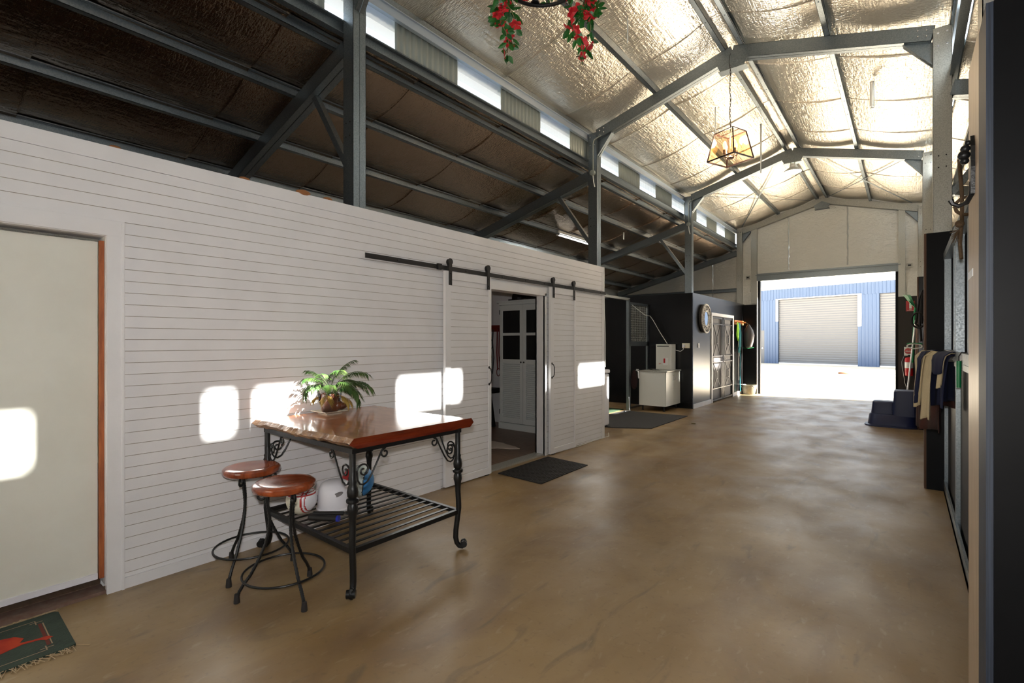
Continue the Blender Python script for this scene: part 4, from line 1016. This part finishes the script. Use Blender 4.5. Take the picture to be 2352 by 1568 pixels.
tag(b.build('halter', M['limerope'], smooth=True), 'lime green rope halter hanging first on the pine rack', 'halter')
b = MB()
for k in range(4):
    y0 = 14.50+.05*k; b.tube([(XL+.06,y0,2.02),(XL+.08,y0+.03,1.7),(XL+.10,y0-.08,1.35),(XL+.07,y0-.03,1.2),(XL+.05,y0+.04,1.4),(XL+.07,y0,1.9)], .013, 6)
tag(b.build('halter', M['tealrope'], smooth=True), 'teal rope halter hanging second on the pine rack', 'halter')
for y0, zb, mm, nm in ((14.52,.42,M['cable'],'pale'),(14.68,.10,M['tealrope'],'blue'),(14.86,.22,M['darkitem'],'dark')):
    b = MB(); b.tube([(XL+.06+.004*math.sin(i*1.7), y0+.015*math.sin(i*.9), 2.0-(2.0-zb)*i/16) for i in range(17)], .012, 6)
    tag(b.build('lead_line', mm, smooth=True), '%s lead line hanging long from the pine rack' % nm, 'lead rope')
t = thing('feed_bag', 'dark grey feed bag hanging at the end of pine rack', 'bag', (XL+.14, 15.0, 1.7))
MB().lathe([(.04,1.32),(.09,1.35),(.13,1.5),(.15,1.68),(.12,1.82),(.06,1.92),(.03,1.98)], (XL+.20,15.02,0), 14).build('sack', mat('grey_sack', lin(70,62,60), .5, coat=.2), t, smooth=True)
MB().tube([(XL+.2,15.02,1.98),(XL+.12,14.95,2.06),(XL+.08,14.9,2.04)], .01, 6).build('strap', M['rope'], t)
MB().tube([(XL+.05,14.98,1.325),(XL+.20,14.92,1.30),(XL+.34,15.0,1.33)], .006, 6).build('green_hem', M['green'], t)
t = thing('feed_bucket', 'grey-green rubber feed bucket on floor below the pine rack', 'bucket', (-3.55, 15.05, 0))
MB().lathe([(.14,0),(.17,.05),(.205,.25),(.215,.27),(.20,.27),(.19,.25),(.15,.05),(.003,.04)], (-3.50,15.05,0), 26).build('tub', M['stone'], t, smooth=True)
for s_ in (-1,1): MB().tube([(-3.50+s_*.14,15.05-.15,.25),(-3.50+s_*.17,15.05-.17,.21),(-3.50+s_*.12,15.05-.19,.21)], .012, 6).build('handle', M['stone'], t)

# ------------------------------------------------------------------ fluorescent batten, bell lamp, lantern
t = thing('fluorescent_light', 'lit white fluorescent batten under the left lean-to roof', 'fluorescent light', (-5.63, 9.1, 3.74))
MB().box(-5.68,-5.58,8.45,9.72,3.745,3.80).build('housing', M['lampwhite'], t, bevel=.005)
MB().tube([(-5.63,8.48,3.722),(-5.63,9.69,3.722)], .022, 12).build('tube', M['tubeglow'], t, smooth=True)
for y in (8.47,9.70): MB().box(-5.66,-5.60,y-.012,y+.012,3.70,3.75).build('end_cap', M['lampwhite'], t)
lp = D.objects.new('light', D.lights.new('light', 'AREA')); lp.data.energy = 25; lp.data.shape = 'RECTANGLE'; lp.data.size = .08; lp.data.size_y = 1.2; lp.data.color = (1,.97,.9)
lp.location = (0, 0, -.06); lp.name = 'fluorescent_emitter'; C.objects.link(lp); lp.parent = t
t = thing('bell_lamp', 'lit white high-bay bell lamp hanging from the third portal apex', 'pendant lamp', (RX, 11.0, 4.9))
MB().lathe([(.155,4.86),(.160,4.865),(.150,4.885),(.10,4.92),(.055,4.955),(.045,5.02),(.025,5.03)], (RX,11.02,0), 32, cap=False).build('shade', M['lampwhite'], t, smooth=True, solid=.003)
MB().lathe([(.004,4.862),(.14,4.866),(.145,4.875),(.004,4.88)], (RX,11.02,0), 32).build('diffuser', M['lampglow'], t, smooth=True)
b = MB(); b.tube([(RX+.03,11.02,5.02),(RX+.05,11.02,5.08),(RX,11.02,5.13),(RX-.05,11.02,5.09),(RX-.03,11.02,5.02)], .008, 6); b.build('bracket', M['blackmetal'], t)
lp = D.objects.new('bell_emitter', D.lights.new('bell_emitter', 'SPOT')); lp.data.energy = 110; lp.data.spot_size = 2.6; lp.data.shadow_soft_size = .12; lp.data.color = (1,.94,.82)
lp.location = (0,.02,-.06); C.objects.link(lp); lp.parent = t
LX, LY, LZ0, LZ1 = RX+.0, 6.62, 3.825, 4.175
t = thing('lantern', 'tapered bronze and glass lantern pendant hanging on a chain', 'pendant lamp', (LX, LY, LZ0))
a0 = math.atan2(-.917, .400)
bot = [Vector((LX+.275*math.cos(a0+i*PI/2), LY+.275*math.sin(a0+i*PI/2), LZ0)) for i in range(4)]
top = [Vector((LX+.185*math.cos(a0+i*PI/2), LY+.185*math.sin(a0+i*PI/2), LZ1)) for i in range(4)]
b = MB()
for i in range(4):
    j = (i+1) % 4
    b.bar(bot[i], bot[j], .012, .016); b.bar(top[i], top[j], .010, .012); b.bar(bot[i], top[i], .013, .013, up=(.3,.2,1))
m1, m2 = (top[0]+top[1])/2, (top[2]+top[3])/2; b.bar(m1, m2, .012, .008)
b.build('frame', M['bronze'], t)
for i in range(4):
    j = (i+1) % 4; q = [bot[i], bot[j], top[j], top[i]]
    MB().add(q, [(0,1,2,3)]).build('glass_pane', M['amber'], t)
b = MB(); b.tube([(LX,LY,LZ0+.05),(LX,LY,LZ1)], .006, 8); b.lathe([(.004,0),(.035,.005),(.045,.02),(.02,.035),(.006,.05)], (LX,LY,LZ0+.01), 16)
b.build('stem', M['socket'], t, smooth=True)
for i in range(4):
    a = a0+.5+i*PI/2; x, y = LX+.085*math.cos(a), LY+.085*math.sin(a)
    ar = MB(); ar.tube([(LX,LY,LZ0+.04),(LX+.05*math.cos(a),LY+.05*math.sin(a),LZ0+.025),(x,y,LZ0+.05),(x,y,LZ0+.075)], .004, 6); ar.lathe([(.018,LZ0+.07),(.018,LZ0+.125)], (x,y,0), 14)
    arm = ar.build('candle_arm', M['socket'], t)
    MB().lathe([(.010,LZ0+.125),(.012,LZ0+.135),(.021,LZ0+.17),(.022,LZ0+.20),(.012,LZ0+.225),(.002,LZ0+.232)], (x,y,0), 14).build('bulb', M['bulb'], arm, smooth=True)
b = MB(); n = 26; zt0 = LZ1; zt1 = ztop(RX)-.30
for k in range(n):
    z0 = zt0+(zt1-zt0)*k/n; z1 = zt0+(zt1-zt0)*(k+1.25)/n; zc = (z0+z1)/2; h_ = (z1-z0)/2; ax = (1,0) if k % 2 else (0,1)
    b.tube([(LX+ax[0]*.008*math.cos(q*PI/5), LY+ax[1]*.008*math.cos(q*PI/5), zc+h_*math.sin(q*PI/5)) for q in range(10)], .0022, 5, closed=True)
b.build('chain', M['bronze'], t)
MB().tube([(LX+.012*math.sin(i*.8), LY-.01, LZ1+(zt1+.15-LZ1)*i/24) for i in range(25)], .004, 6).build('flex', M['darkitem'], t, smooth=True)
lp = D.objects.new('lantern_emitter', D.lights.new('lantern_emitter', 'POINT')); lp.data.energy = 62; lp.data.color = (1,.90,.76); lp.data.shadow_soft_size = .06
lp.location = (0,0,.26); C.objects.link(lp); lp.parent = t

# ------------------------------------------------------------------ flower wreath chandelier over the near portal
WX, WY, WZ = RX+.01, 2.47, 3.765
t = thing('flower_chandelier', 'ring chandelier wound with red silk flowers and trailing green leaves', 'chandelier', (WX, WY, WZ))
MB().tube([(WX+.27*math.cos(i*PI/20), WY+.27*math.sin(i*PI/20), WZ) for i in range(40)], .012, 8, closed=True).build('ring', M['iron'], t, smooth=True)
b = MB()
for k in range(3): a = k*2*PI/3; b.tube([(WX+.27*math.cos(a),WY+.27*math.sin(a),WZ),(WX,WY,WZ+.55)], .004, 6)
b.tube([(WX,WY,WZ+.55),(WX,WY,ztop(RX)-.3)], .004, 6); b.build('suspension', M['iron'], t)
for k in range(6):
    a = k*PI/3+.3; x, y = WX+.27*math.cos(a), WY+.27*math.sin(a)
    cd = MB().lathe([(.03,.01),(.03,.02),(.013,.022),(.013,.10)], (x,y,WZ), 12).build('candle_cup', M['iron'], t)
    MB().lathe([(.010,.10),(.020,.135),(.022,.16),(.010,.19),(.002,.197)], (x,y,WZ), 12).build('bulb', mat('frosted_bulb', lin(240,232,215), .3), cd, smooth=True)
rw = random.Random(21)
leaves = MB(); blooms = MB(); stems = MB()
def leaf(b, p, d, L_, W_):
    d = d.normalized(); s_ = d.cross(Vector((rw.uniform(-1,1),rw.uniform(-1,1),rw.uniform(-.3,1)))).normalized(); n_ = d.cross(s_)
    mid = [p, p+d*L_*.35-n_*L_*.03, p+d*L_*.7-n_*L_*.02, p+d*L_]
    b.add([mid[0], mid[1]-s_*W_*.5+n_*W_*.12, mid[1], mid[1]+s_*W_*.5+n_*W_*.12, mid[2]-s_*W_*.36+n_*W_*.08, mid[2], mid[2]+s_*W_*.36+n_*W_*.08, mid[3]],
          [(0,2,1),(0,3,2),(1,2,5,4),(2,3,6,5),(4,5,7),(5,6,7)])
def bloom(b, p, r):
    ax = Vector((rw.uniform(-1,1),rw.uniform(-1,1),rw.uniform(-1,.4))).normalized(); e = ax.orthogonal().normalized(); g = ax.cross(e)
    for k in range(5):
        a = 2*PI*k/5+rw.random()*.3; dd = e*math.cos(a)+g*math.sin(a); pp = -e*math.sin(a)+g*math.cos(a)
        b.add([p, p+dd*r*.55+pp*r*.42+ax*r*.25, p+dd*r*1.0+ax*r*.15+pp*r*.15, p+dd*r*.9-pp*r*.25+ax*r*.3, p+dd*r*.5-pp*r*.42+ax*r*.2], [(0,1,2,3,4)])
pr = Vector((math.cos(math.radians(39)),math.sin(math.radians(39)),0))   # picture-right bearing
strands = []
for off, zb, n_ in ((-.24,3.30,5),(-.20,3.36,4),(-.29,3.45,4),(-.10,3.33,0),(.22,3.27,5),(.27,3.34,4),(.18,3.42,4),(.31,3.50,3)):
    if n_ == 0: continue
    base = Vector((WX,WY,0))+pr*off; strands.append((base, zb))
for base, zb in strands:
    pts = [base+Vector((.03*math.sin(i*1.1+zb*30),.03*math.cos(i*.9+zb*20),WZ+.04-(WZ+.04-zb)*i/10)) for i in range(11)]
    stems.tube(pts, .0028, 5)
    for i, p in enumerate(pts):
        for q in range(5):
            d = Vector((rw.uniform(-1,1),rw.uniform(-1,1),rw.uniform(-1.3,.1))); k_ = 1-.45*i/10
            if rw.random() < .72: leaf(leaves, p+d*.02*k_, d, rw.uniform(.045,.07), rw.uniform(.028,.04))
        if rw.random() < .75: bloom(blooms, p+Vector((rw.uniform(-.05,.05),rw.uniform(-.05,.05),rw.uniform(-.02,.02)))*(1-.5*i/10), rw.uniform(.03,.045))
for k in range(90):
    a = rw.uniform(0,2*PI); p = Vector((WX+.27*math.cos(a),WY+.27*math.sin(a),WZ+rw.uniform(.0,.12))); 
    if rw.random() < .7: leaf(leaves, p, Vector((math.cos(a)*rw.uniform(-.5,1),math.sin(a)*rw.uniform(-.5,1),rw.uniform(.0,1))), .06, .035)
    else: bloom(blooms, p+Vector((0,0,.03)), .04)
leaves.build('leaves', M['leafdark'], t); blooms.build('blossoms', M['bloom'], t); stems.build('stems', M['stem'], t)
# hanging ends of foil tape
def tape(x, y, z0, ln, w_, label, twist=.4):
    b = MB(); n_ = 10; vs_ = []
    for i in range(n_+1):
        a = twist*i/n_*3; vs_ += [(x-math.cos(a)*w_/2, y-math.sin(a)*w_/2, z0-ln*i/n_), (x+math.cos(a)*w_/2, y+math.sin(a)*w_/2, z0-ln*i/n_)]
    b.add(vs_, [(2*i,2*i+1,2*i+3,2*i+2) for i in range(n_)])
    tag(b.build('foil_tape', M['foilseam'], smooth=True, solid=.001), label, 'foil tape', 'loose tape ends under the roof foil')
tape(-2.75, 2.97, 4.98, .29, .02, 'loose foil tape hanging left of the flower chandelier')
tape(-2.45, 5.10, 5.17, .30, .015, 'loose foil tape hanging between the chandelier and the lantern')
tape(-2.35, 8.00, 5.20, .46, .02, 'loose foil tape hanging just left of the lantern')
tape(-1.97, 9.3, 5.28, .86, .03, 'long twisted foil strip hanging just right of the lantern')
tape(-.36, 8.05, 4.96, .36, .05, 'wide dark foil flap hanging on the bright right slope', .1)
tape(-4.9, 10.0, 3.93, .16, .03, 'short foil tag hanging under the lean-to by the bell-lamp rafter')

# ------------------------------------------------------------------ right side: stall dividers, fronts, near jamb
def divider(y, y1, x0, label, mm, edge):
    t = thing('stall_divider', label, 'partition', (x0, y, 0))
    MB().box(x0, XR-.02, y, y1, 0, 2.60).build('panel', M[mm], t)
    MB().box(x0-.018, x0-.0005, y+.004, y1, 0, 2.60).build('end_strip', M[edge], t)
    return t
divider(2.20, 2.41, .218, 'black ply stall partition end nearest the viewer at the right', 'blackm', 'plyedge')
divider(6.52, 6.69, .155, 'black ply stall partition end behind the draped horse rug', 'blackm', 'plybrown')
divider(10.80, 10.97, .155, 'black ply stall partition end hung with bridles', 'black', 'plybrown')
t = thing('jamb_board', 'tall pale timber jamb board behind the near black partition', 'board', (.21, 2.6, 0))
MB().box(.200, .25, 2.412, 2.78, 0, 2.62).build('plank', M['timber'], t)
MB().box(.1985, .200, 2.60, 2.78, 1.755, 1.785).build('joint_strip', M['fascia'], t)
# black front wall of the far stalls (seen edge-on behind the mounting block)
MB().box(.30, .318, 11.0, 15.27, 0, 2.2).build('wall_stall_front_far', M['blackm'], kind='structure')
MB().box(.30, .318, 6.70, 10.80, 0, 2.2).build('wall_stall_front_mid', M['blackm'], kind='structure')
# galvanised sliding stall front between the jamb board and the second partition
t = thing('stall_gate', 'galvanised steel stall gate with dark lower panel and barred top', 'stall gate', (.30, 4.6, 0))
b = MB(); b.box(.285,.345,2.79,6.50,0,.05); b.box(.285,.30,2.79,6.50,0,.12); b.build('bottom_channel', M['galv'], t)
for y in (2.86,3.92,5.02,6.44):
    MB().box(.288,.338,y-.028,y+.028,.05,2.31).build('upright', M['galv'], t)
MB().box(.284,.345,2.79,6.50,2.31,2.38).build('top_rail', M['galv'], t)
b = MB(); b.box(.284,.345,2.79,6.50,1.31,1.42); b.box(.28,.284,2.79,4.30,1.345,1.35); b.build('middle_rail', M['galv'], t)
for (y0,y1) in ((2.89,3.89),(3.95,4.99),(5.05,6.41)):
    MB().box(.315,.33,y0,y1,.05,1.31).build('lower_panel', M['blackm'], t)
for y in (3.2, 4.35, 5.6):
    MB().box(.31,.33,y-.05,y+.05,1.42,2.31).build('sheet_strip', M['galv'], t)
t = thing('rope_tie', 'frayed brown straw rope knotted round the stall top rail', 'rope', (.27, 4.2, 2.3))
MB().tube([(.245,3.98,2.60),(.255,4.02,2.47),(.265,4.08,2.37),(.268,4.16,2.25),(.262,4.2,2.12),(.266,4.16,2.02)], .010, 8).build('strand', M['rope'], t, smooth=True)
b = MB(); b.tube([(.29+.055*math.cos(i*PI/6), 4.14, 2.345+.055*math.sin(i*PI/6)) for i in range(12)], .010, 8, closed=True); b.ball((.258,4.16,2.24),.024,12,8); b.build('knot', M['rope'], t, smooth=True)
b = MB(); rr = random.Random(4)
for k in range(30):
    d = Vector((-.6*rr.random(),rr.uniform(-.5,1.4),rr.uniform(-1,.3)))*.07; b.tube([(.255,4.16,2.20),Vector((.255,4.16,2.20))+d], .0015, 4)
b.build('frayed_end', M['rope'], t)
t = thing('green_latch', 'green plastic coated latch handle hooked over stall middle rail', 'latch', (.27, 4.45, 1.3))
MB().tube([(.272,4.45,1.19),(.272,4.45,1.37)], .013, 10).build('grip', M['green'], t, smooth=True)
MB().tube([(.272,4.45,1.37),(.272,4.45,1.40),(.285,4.45,1.425),(.31,4.45,1.425)], .004, 6).build('hook', M['blackmetal'], t)
t = thing('tack_hook', 'ornate black cast-iron tack hook screwed to the jamb board', 'hook', (.18, 2.55, 2.17))
b = MB(); x = .200
b.prism([(2.53,2.06),(2.57,2.06),(2.58,2.16),(2.575,2.24),(2.55,2.285),(2.525,2.24),(2.52,2.16)], lambda u,v,t_: (t_,u,v), x-.012, x)
b.build('backplate', M['iron'], t)
MB().tube([(x-.006,2.55,2.11),(x-.010,2.55,2.06),(x-.022,2.548,2.032),(x-.045,2.545,2.022),(x-.062,2.54,2.032),(x-.068,2.54,2.048)], [.009,.009,.009,.0085,.008,.010], 8).build('lower_hook', M['iron'], t, smooth=True)
b = MB()
for dz, r, dx in ((.0,.019,.03),(.024,.015,.026),(-.022,.014,.028),(.045,.010,.018)): b.ball((x-dx,2.55,2.215+dz), r, 12, 8)
b.build('rosette', M['iron'], t, smooth=True)

# swing-out rug arm and horse rug
t = thing('rug_rack', 'round galvanised arm swung out from stall carrying the horse rug', 'rug arm', (.28, 5.0, 1.37))
MB().tube([(.29,5.0,1.365),(.22,5.16,1.36),(.14,5.48,1.355)], .022, 12).build('arm', M['galvlight'], t, smooth=True)
t = thing('horse_rug', 'navy and cream striped horse rug draped over the swing arm', 'horse rug', (.15, 5.2, .9))
rh = random.Random(8)
A = Vector((.285,4.98,1.385)); B_ = Vector((.135,5.50,1.385)); ad = (B_-A).normalized(); sd = Vector((ad.y,-ad.x,0)).normalized()
if sd.y > 0: sd = -sd                             # towards the viewer
def fold(u0, u1, Lf, Lb, out, mi, b, n_u=14, n_v=22, wav=.014, ph=0, taper=0):
    """cloth over the arm from arm fraction u0 to u1; hangs Lf in front and Lb behind"""
    def fn(a, c):
        u = u0+(u1-u0)*a; sct = -Lb+(Lf+Lb)*c; base = A.lerp(B_, u)
        rr_ = .03+out
        if abs(sct) < .05: th = sct/.05*PI/2; off = math.sin(th)*rr_; dz = .012+rr_*(math.cos(th)-1)+out*.6
        else: off = rr_*(1 if sct > 0 else -1)*(1+.35*min(1,(abs(sct)-.05)*2)); dz = .012-rr_+out*.6-(abs(sct)-.05)
        w_ = wav*min(1, abs(sct)*4)*math.sin(a*9+ph+sct*3)+wav*.6*math.sin(a*21+ph)*min(1,abs(sct)*3)
        uu = ad*((a-.5)*-taper*abs(sct))
        p = base+sd*(off+w_)+uu; return (p.x, p.y, p.z+dz+.02*math.sin(a*5+ph)*min(1,abs(sct)*3))
    b.m = mi; b.grid(fn, n_u, n_v)
b = MB(); fold(.02,1.04,.44,.40,.006,0,b,30,26,.016,.4,.1); b.build('lining', M['navy'], t, smooth=True, solid=.006)
b = MB(); fold(.03,.30,.26,.2,.026,0,b,14,20,.012,1.2,.15); b.build('near_fold', M['cream'], t, smooth=True, solid=.006)
b = MB(); fold(.0,.42,.15,.2,.042,0,b,14,18,.012,2.2,.1); b.build('navy_fold', M['navy'], t, smooth=True, solid=.006)
b = MB(); fold(.44,.72,.54,.1,.034,0,b,14,24,.010,.2,-.15); b.build('cream_band', M['cream'], t, smooth=True, solid=.006)
b = MB(); fold(.66,1.10,.44,.30,.044,0,b,16,24,.012,2.2,.35); b.build('cream_edge', M['cream'], t, smooth=True, solid=.006)
b = MB(); fold(.72,.93,.40,.25,.054,0,b,12,24,.010,2.0,.35); b.build('navy_stripe', M['navy'], t, smooth=True, solid=.006)
t = thing('brown_rug', 'dark brown blanket hanging low beneath the striped horse rug', 'blanket', (.12, 5.6, .9))
A = Vector((.27,5.30,1.36)); B_ = Vector((.085,5.95,1.36)); b = MB(); fold(.0,1.0,.66,.45,.0,0,b,24,24,.02,.7,.1); b.build('cloth', M['browncloth'], t, smooth=True, solid=.006)

# mounting block
t = thing('mounting_block', 'dark blue plastic mounting block with three steps by stalls', 'mounting block', (-.25, 10.95, 0))
def rrect(x0,x1,y0,y1,r,z,n_=5):
    out = []
    for cx,cy_,a0_ in ((x1-r,y1-r,0),(x0+r,y1-r,PI/2),(x0+r,y0+r,PI),(x1-r,y0+r,3*PI/2)):
        for i in range(n_+1): a = a0_+PI/2*i/n_; out.append((cx+r*math.cos(a), cy_+r*math.sin(a), z))
    return out
def loft(b, rings):
    n_ = len(rings[0]); vs_ = [p for r_ in rings for p in r_]
    fs = [tuple(range(n_))[::-1], tuple((len(rings)-1)*n_+i for i in range(n_))]
    for k in range(len(rings)-1):
        for i in range(n_): fs.append((k*n_+i, k*n_+(i+1)%n_, (k+1)*n_+(i+1)%n_, (k+1)*n_+i))
    b.add(vs_, fs)
b = MB(); loft(b, [rrect(-.60,.20,10.72,11.30,.22,.0), rrect(-.60,.20,10.72,11.30,.22,.018), rrect(-.555,.18,10.76,11.28,.2,.03), rrect(-.535,.16,10.79,11.26,.19,.19), rrect(-.515,.15,10.81,11.24,.17,.215)])
b.build('lower_step', M['blueplastic'], t, smooth=True)
b = MB(); loft(b, [rrect(-.505,-.14,10.88,11.24,.07,.20), rrect(-.485,-.15,10.90,11.22,.06,.415), rrect(-.465,-.16,10.92,11.20,.05,.435)]); b.build('middle_step', M['blueplastic'], t, smooth=True)
b = MB(); loft(b, [rrect(-.20,.15,10.80,11.24,.06,.20), rrect(-.18,.14,10.82,11.22,.05,.62), rrect(-.165,.12,10.84,11.20,.04,.64)]); b.build('top_step', M['blueplastic'], t, smooth=True)

# bridles on the third partition
b = MB(); bx, by = .20, 10.77
for k, (dx, zb) in enumerate(((-.06,1.75),(-.02,1.5),(.03,1.4),(.06,1.7),(0,1.9))):
    b.tube([(bx,by,2.36),(bx+dx*.7,by-.03,2.2),(bx+dx,by-.05,2.0),(bx+dx*1.4,by-.04,1.8),(bx+dx*.6,by-.04,zb)], .020, 6)
b.tube([(bx-.05+.09*math.cos(i*PI/8),by-.06,1.86+.13*math.sin(i*PI/8)) for i in range(16)], .017, 6, closed=True)
tag(b.build('bridle', M['darkitem'], smooth=True), 'bundle of dark leather bridle straps hung on the third partition end', 'bridle')
t = thing('rope_coil', 'small white-and-green rope coil hanging at partition end above rugs', 'rope coil', (.13, 10.7, 1.4))
MB().tube([(.10+.10*math.cos(i*PI/8),10.72,1.42+.04*math.sin(i*PI/8)) for i in range(16)], .012, 6, closed=True).build('coil', M['cable'], t)
MB().tube([(.0,10.73,1.46),(.10,10.72,1.47),(.2,10.72,1.46)], .012, 6).build('green_tie', M['green'], t)
# tools and extinguisher on the far right end wall
yw = YW-.131
t = thing('fire_extinguisher', 'red fire extinguisher with hose hanging on far end wall', 'fire extinguisher', (.04, yw-.09, .7))
MB().lathe([(.03,.66),(.078,.68),(.08,.70),(.08,1.06),(.07,1.10),(.03,1.125)], (.04,yw-.09,0), 20).build('cylinder', M['red'], t, smooth=True)
MB().lathe([(.0808,.86),(.0808,1.0)], (.04,yw-.09,0), 20, cap=False).build('label', M['whitesign'], t, smooth=True)
b = MB(); b.lathe([(.022,1.12),(.022,1.17)], (.04,yw-.09,0), 10); b.box(.02,.12,yw-.10,yw-.08,1.165,1.18); b.box(.02,.11,yw-.10,yw-.08,1.20,1.212); b.build('valve', M['darkitem'], t)
MB().tube([(.02,yw-.10,1.15),(-.05,yw-.11,1.13),(-.09,yw-.11,1.0),(-.075,yw-.11,.85),(-.055,yw-.11,.72),(-.03,yw-.12,.5),(-.0,yw-.12,.4)], .013, 8).build('hose', M['darkitem'], t, smooth=True)
t = thing('extinguisher_sign', 'red location sign with white extinguisher symbol on far wall', 'sign', (.065, yw, 2.36))
MB().box(-.018,.15,yw-.004,yw,2.235,2.485).build('plate', M['red'], t)
b = MB(); b.prism([(.045,2.30),(.09,2.30),(.09,2.415),(.08,2.43),(.055,2.43),(.045,2.415)], lambda u,v,t_: (u,t_,v), yw-.006, yw-.004); b.box(.055,.085,yw-.006,yw-.004,2.435,2.45); b.build('pictogram', M['whitesign'], t)
text('FIRE', (.066,yw-.005,2.273), .026, M['whitesign'], t); text('EXTINGUISHER', (.066,yw-.005,2.250), .018, M['whitesign'], t)
t = thing('notice_sign', 'white square notice with red oval above the fire extinguisher', 'sign', (.04, yw, 1.26))
MB().box(-.055,.125,yw-.004,yw,1.155,1.365).build('plate', M['whitesign'], t)
b = MB(); b.prism([(.035+.08*math.cos(i*PI/14), 1.268+.072*math.sin(i*PI/14)) for i in range(28)], lambda u,v,t_: (u,t_,v), yw-.006, yw-.004); b.build('oval', M['red'], t)
b = MB(); b.box(-.03,.10,yw-.0075,yw-.006,1.252,1.262); b.build('white_line', M['whitesign'], t)
text('NOT TO BE', (.035,yw-.007,1.295), .018, M['whitesign'], t); text('REMOVED', (.035,yw-.007,1.275), .018, M['whitesign'], t)
def tool(name, label, cat, p, q, r, m, head=None, hm=None):
    t = thing(name, label, cat, p)
    MB().tube([p, q], r, 8).build('shaft', m, t, smooth=True)
    if head: head(Vector(p), Vector(q)).build('head', hm, t)
def rake_head(p, q):
    b = MB(); d = Vector((-.5,-.1,1.0)).normalized(); s_ = Vector((.25,.2,0)).normalized()
    for k in range(-4,5): b.tube([q, q+d*.16+s_*.012*k, q+d*.36+s_*.02*k], .006, 5)
    b.bar(q+d*.10-s_*.05, q+d*.10+s_*.05, .02, .02); return b
tool('leaf_rake', 'green plastic rake leaning head-up beside the extinguisher sign', 'rake', (.10,14.95,1.0), (.155,15.1,2.30), .022, M['green'], rake_head, M['green'])
tool('broom', 'white-handled broom leaning towards the partition beside extinguisher', 'broom', (-.02,14.55,.02), (.16,14.9,2.0), .016, M['fascia'], lambda p,q: MB().box(p.x-.14,p.x+.14,p.y-.03,p.y+.03,0,.09), M['darkitem'])
tool('shovel', 'brown wooden-handled shovel leaning between broom and partition', 'shovel', (.16,14.6,.02), (.19,15.05,2.2), .02, M['plybrown'], lambda p,q: MB().box(p.x-.11,p.x+.11,p.y-.01,p.y+.01,0,.26), M['darkitem'])

# ------------------------------------------------------------------ yard: blue shed opposite
t = thing('blue_shed', 'blue corrugated shed with beige roller doors across the bright yard', 'shed', (0,0,0))
SL0, SL1 = -14.0, 26.0
def corrx(b, x0, x1, z0, z1, y=0, p=.19, d=.03):
    x = x0; prof = []
    while x < x1:
        for dx, dd in ((0,0),(.12,0),(.135,-d),(.175,-d)): 
            if x+dx < x1: prof.append((x+dx, y+dd))
        x += p
    prof.append((x1, y)); vs_ = []
    for a, c_ in prof: vs_ += [(a,c_,z0),(a,c_,z1)]
    b.add(vs_, [(2*i,2*i+2,2*i+3,2*i+1) for i in range(len(prof)-1)])
D1 = (0.0, 4.68); D2 = (5.78, 10.4); D0 = (-1.95,-.95)
b = MB(); DH = 4.38
for x0, x1 in ((SL0,D0[0]),(D0[1],D1[0]-.0),(D1[1],D2[0]),(D2[1],SL1)): corrx(b, x0, x1, 0, DH)
corrx(b, D0[0], D0[1], 2.3, DH)
corrx(b, SL0, SL1, DH, 5.12); b.box(SL0,SL1,.25,12,0,5.12)
b.build('cladding', M['bluesteel'], t)
for x0, x1 in (D1, D2):
    b = MB(); n_ = int(DH/.075)*4; vs_ = []
    for i in range(n_+1):
        z = DH*i/n_; yy = .10+.012*math.sin(2*PI*z/.15); vs_ += [(x0,yy,z),(x1,yy,z)]
    b.add(vs_, [(2*i,2*i+1,2*i+3,2*i+2) for i in range(n_)]); d = b.build('roller_door', M['rollergrey'], t, smooth=True)
    MB().box(x0,x1,.05,.12,0,.08).build('bottom_rail', M['fascia'], d)
b = MB(); b.box(D1[0]-.16,D1[0]-.0,-.06,-.0,2.9,DH); b.box(D1[1],D1[1]+.20,-.06,0,2.45,DH); b.box(D1[0]-.16,D1[1]+.2,-.06,0,DH,DH+.06); b.build('door_flashing', M['fascia'], t)
d = MB().box(D0[0],D0[1],.04,.08,0,2.3).build('side_door', M['rollergrey'], t); MB().lathe([(.05,0),(.05,.06)], (D0[1]-.12,.04,1.05), 12, Matrix.Rotation(PI/2,3,'X')).build('knob', M['chrome'], d)
b = MB(); b.box(SL0,SL1,-.20,.3,5.10,5.32); b.box(SL0,SL1,-.28,-.14,5.20,5.34); b.build('gutter', M['fascia'], t)
t.location = (-6.87,37.6,-.02); t.rotation_euler = (0,0,math.atan2(-1.4,5.6))
tag(MB().ball((-2.3,27.5,.02),.16,12,8,1.5,1,.5).build('yard_stone', M['plybrown'], smooth=True), 'small brown stone lying on the bright yard', 'stone')
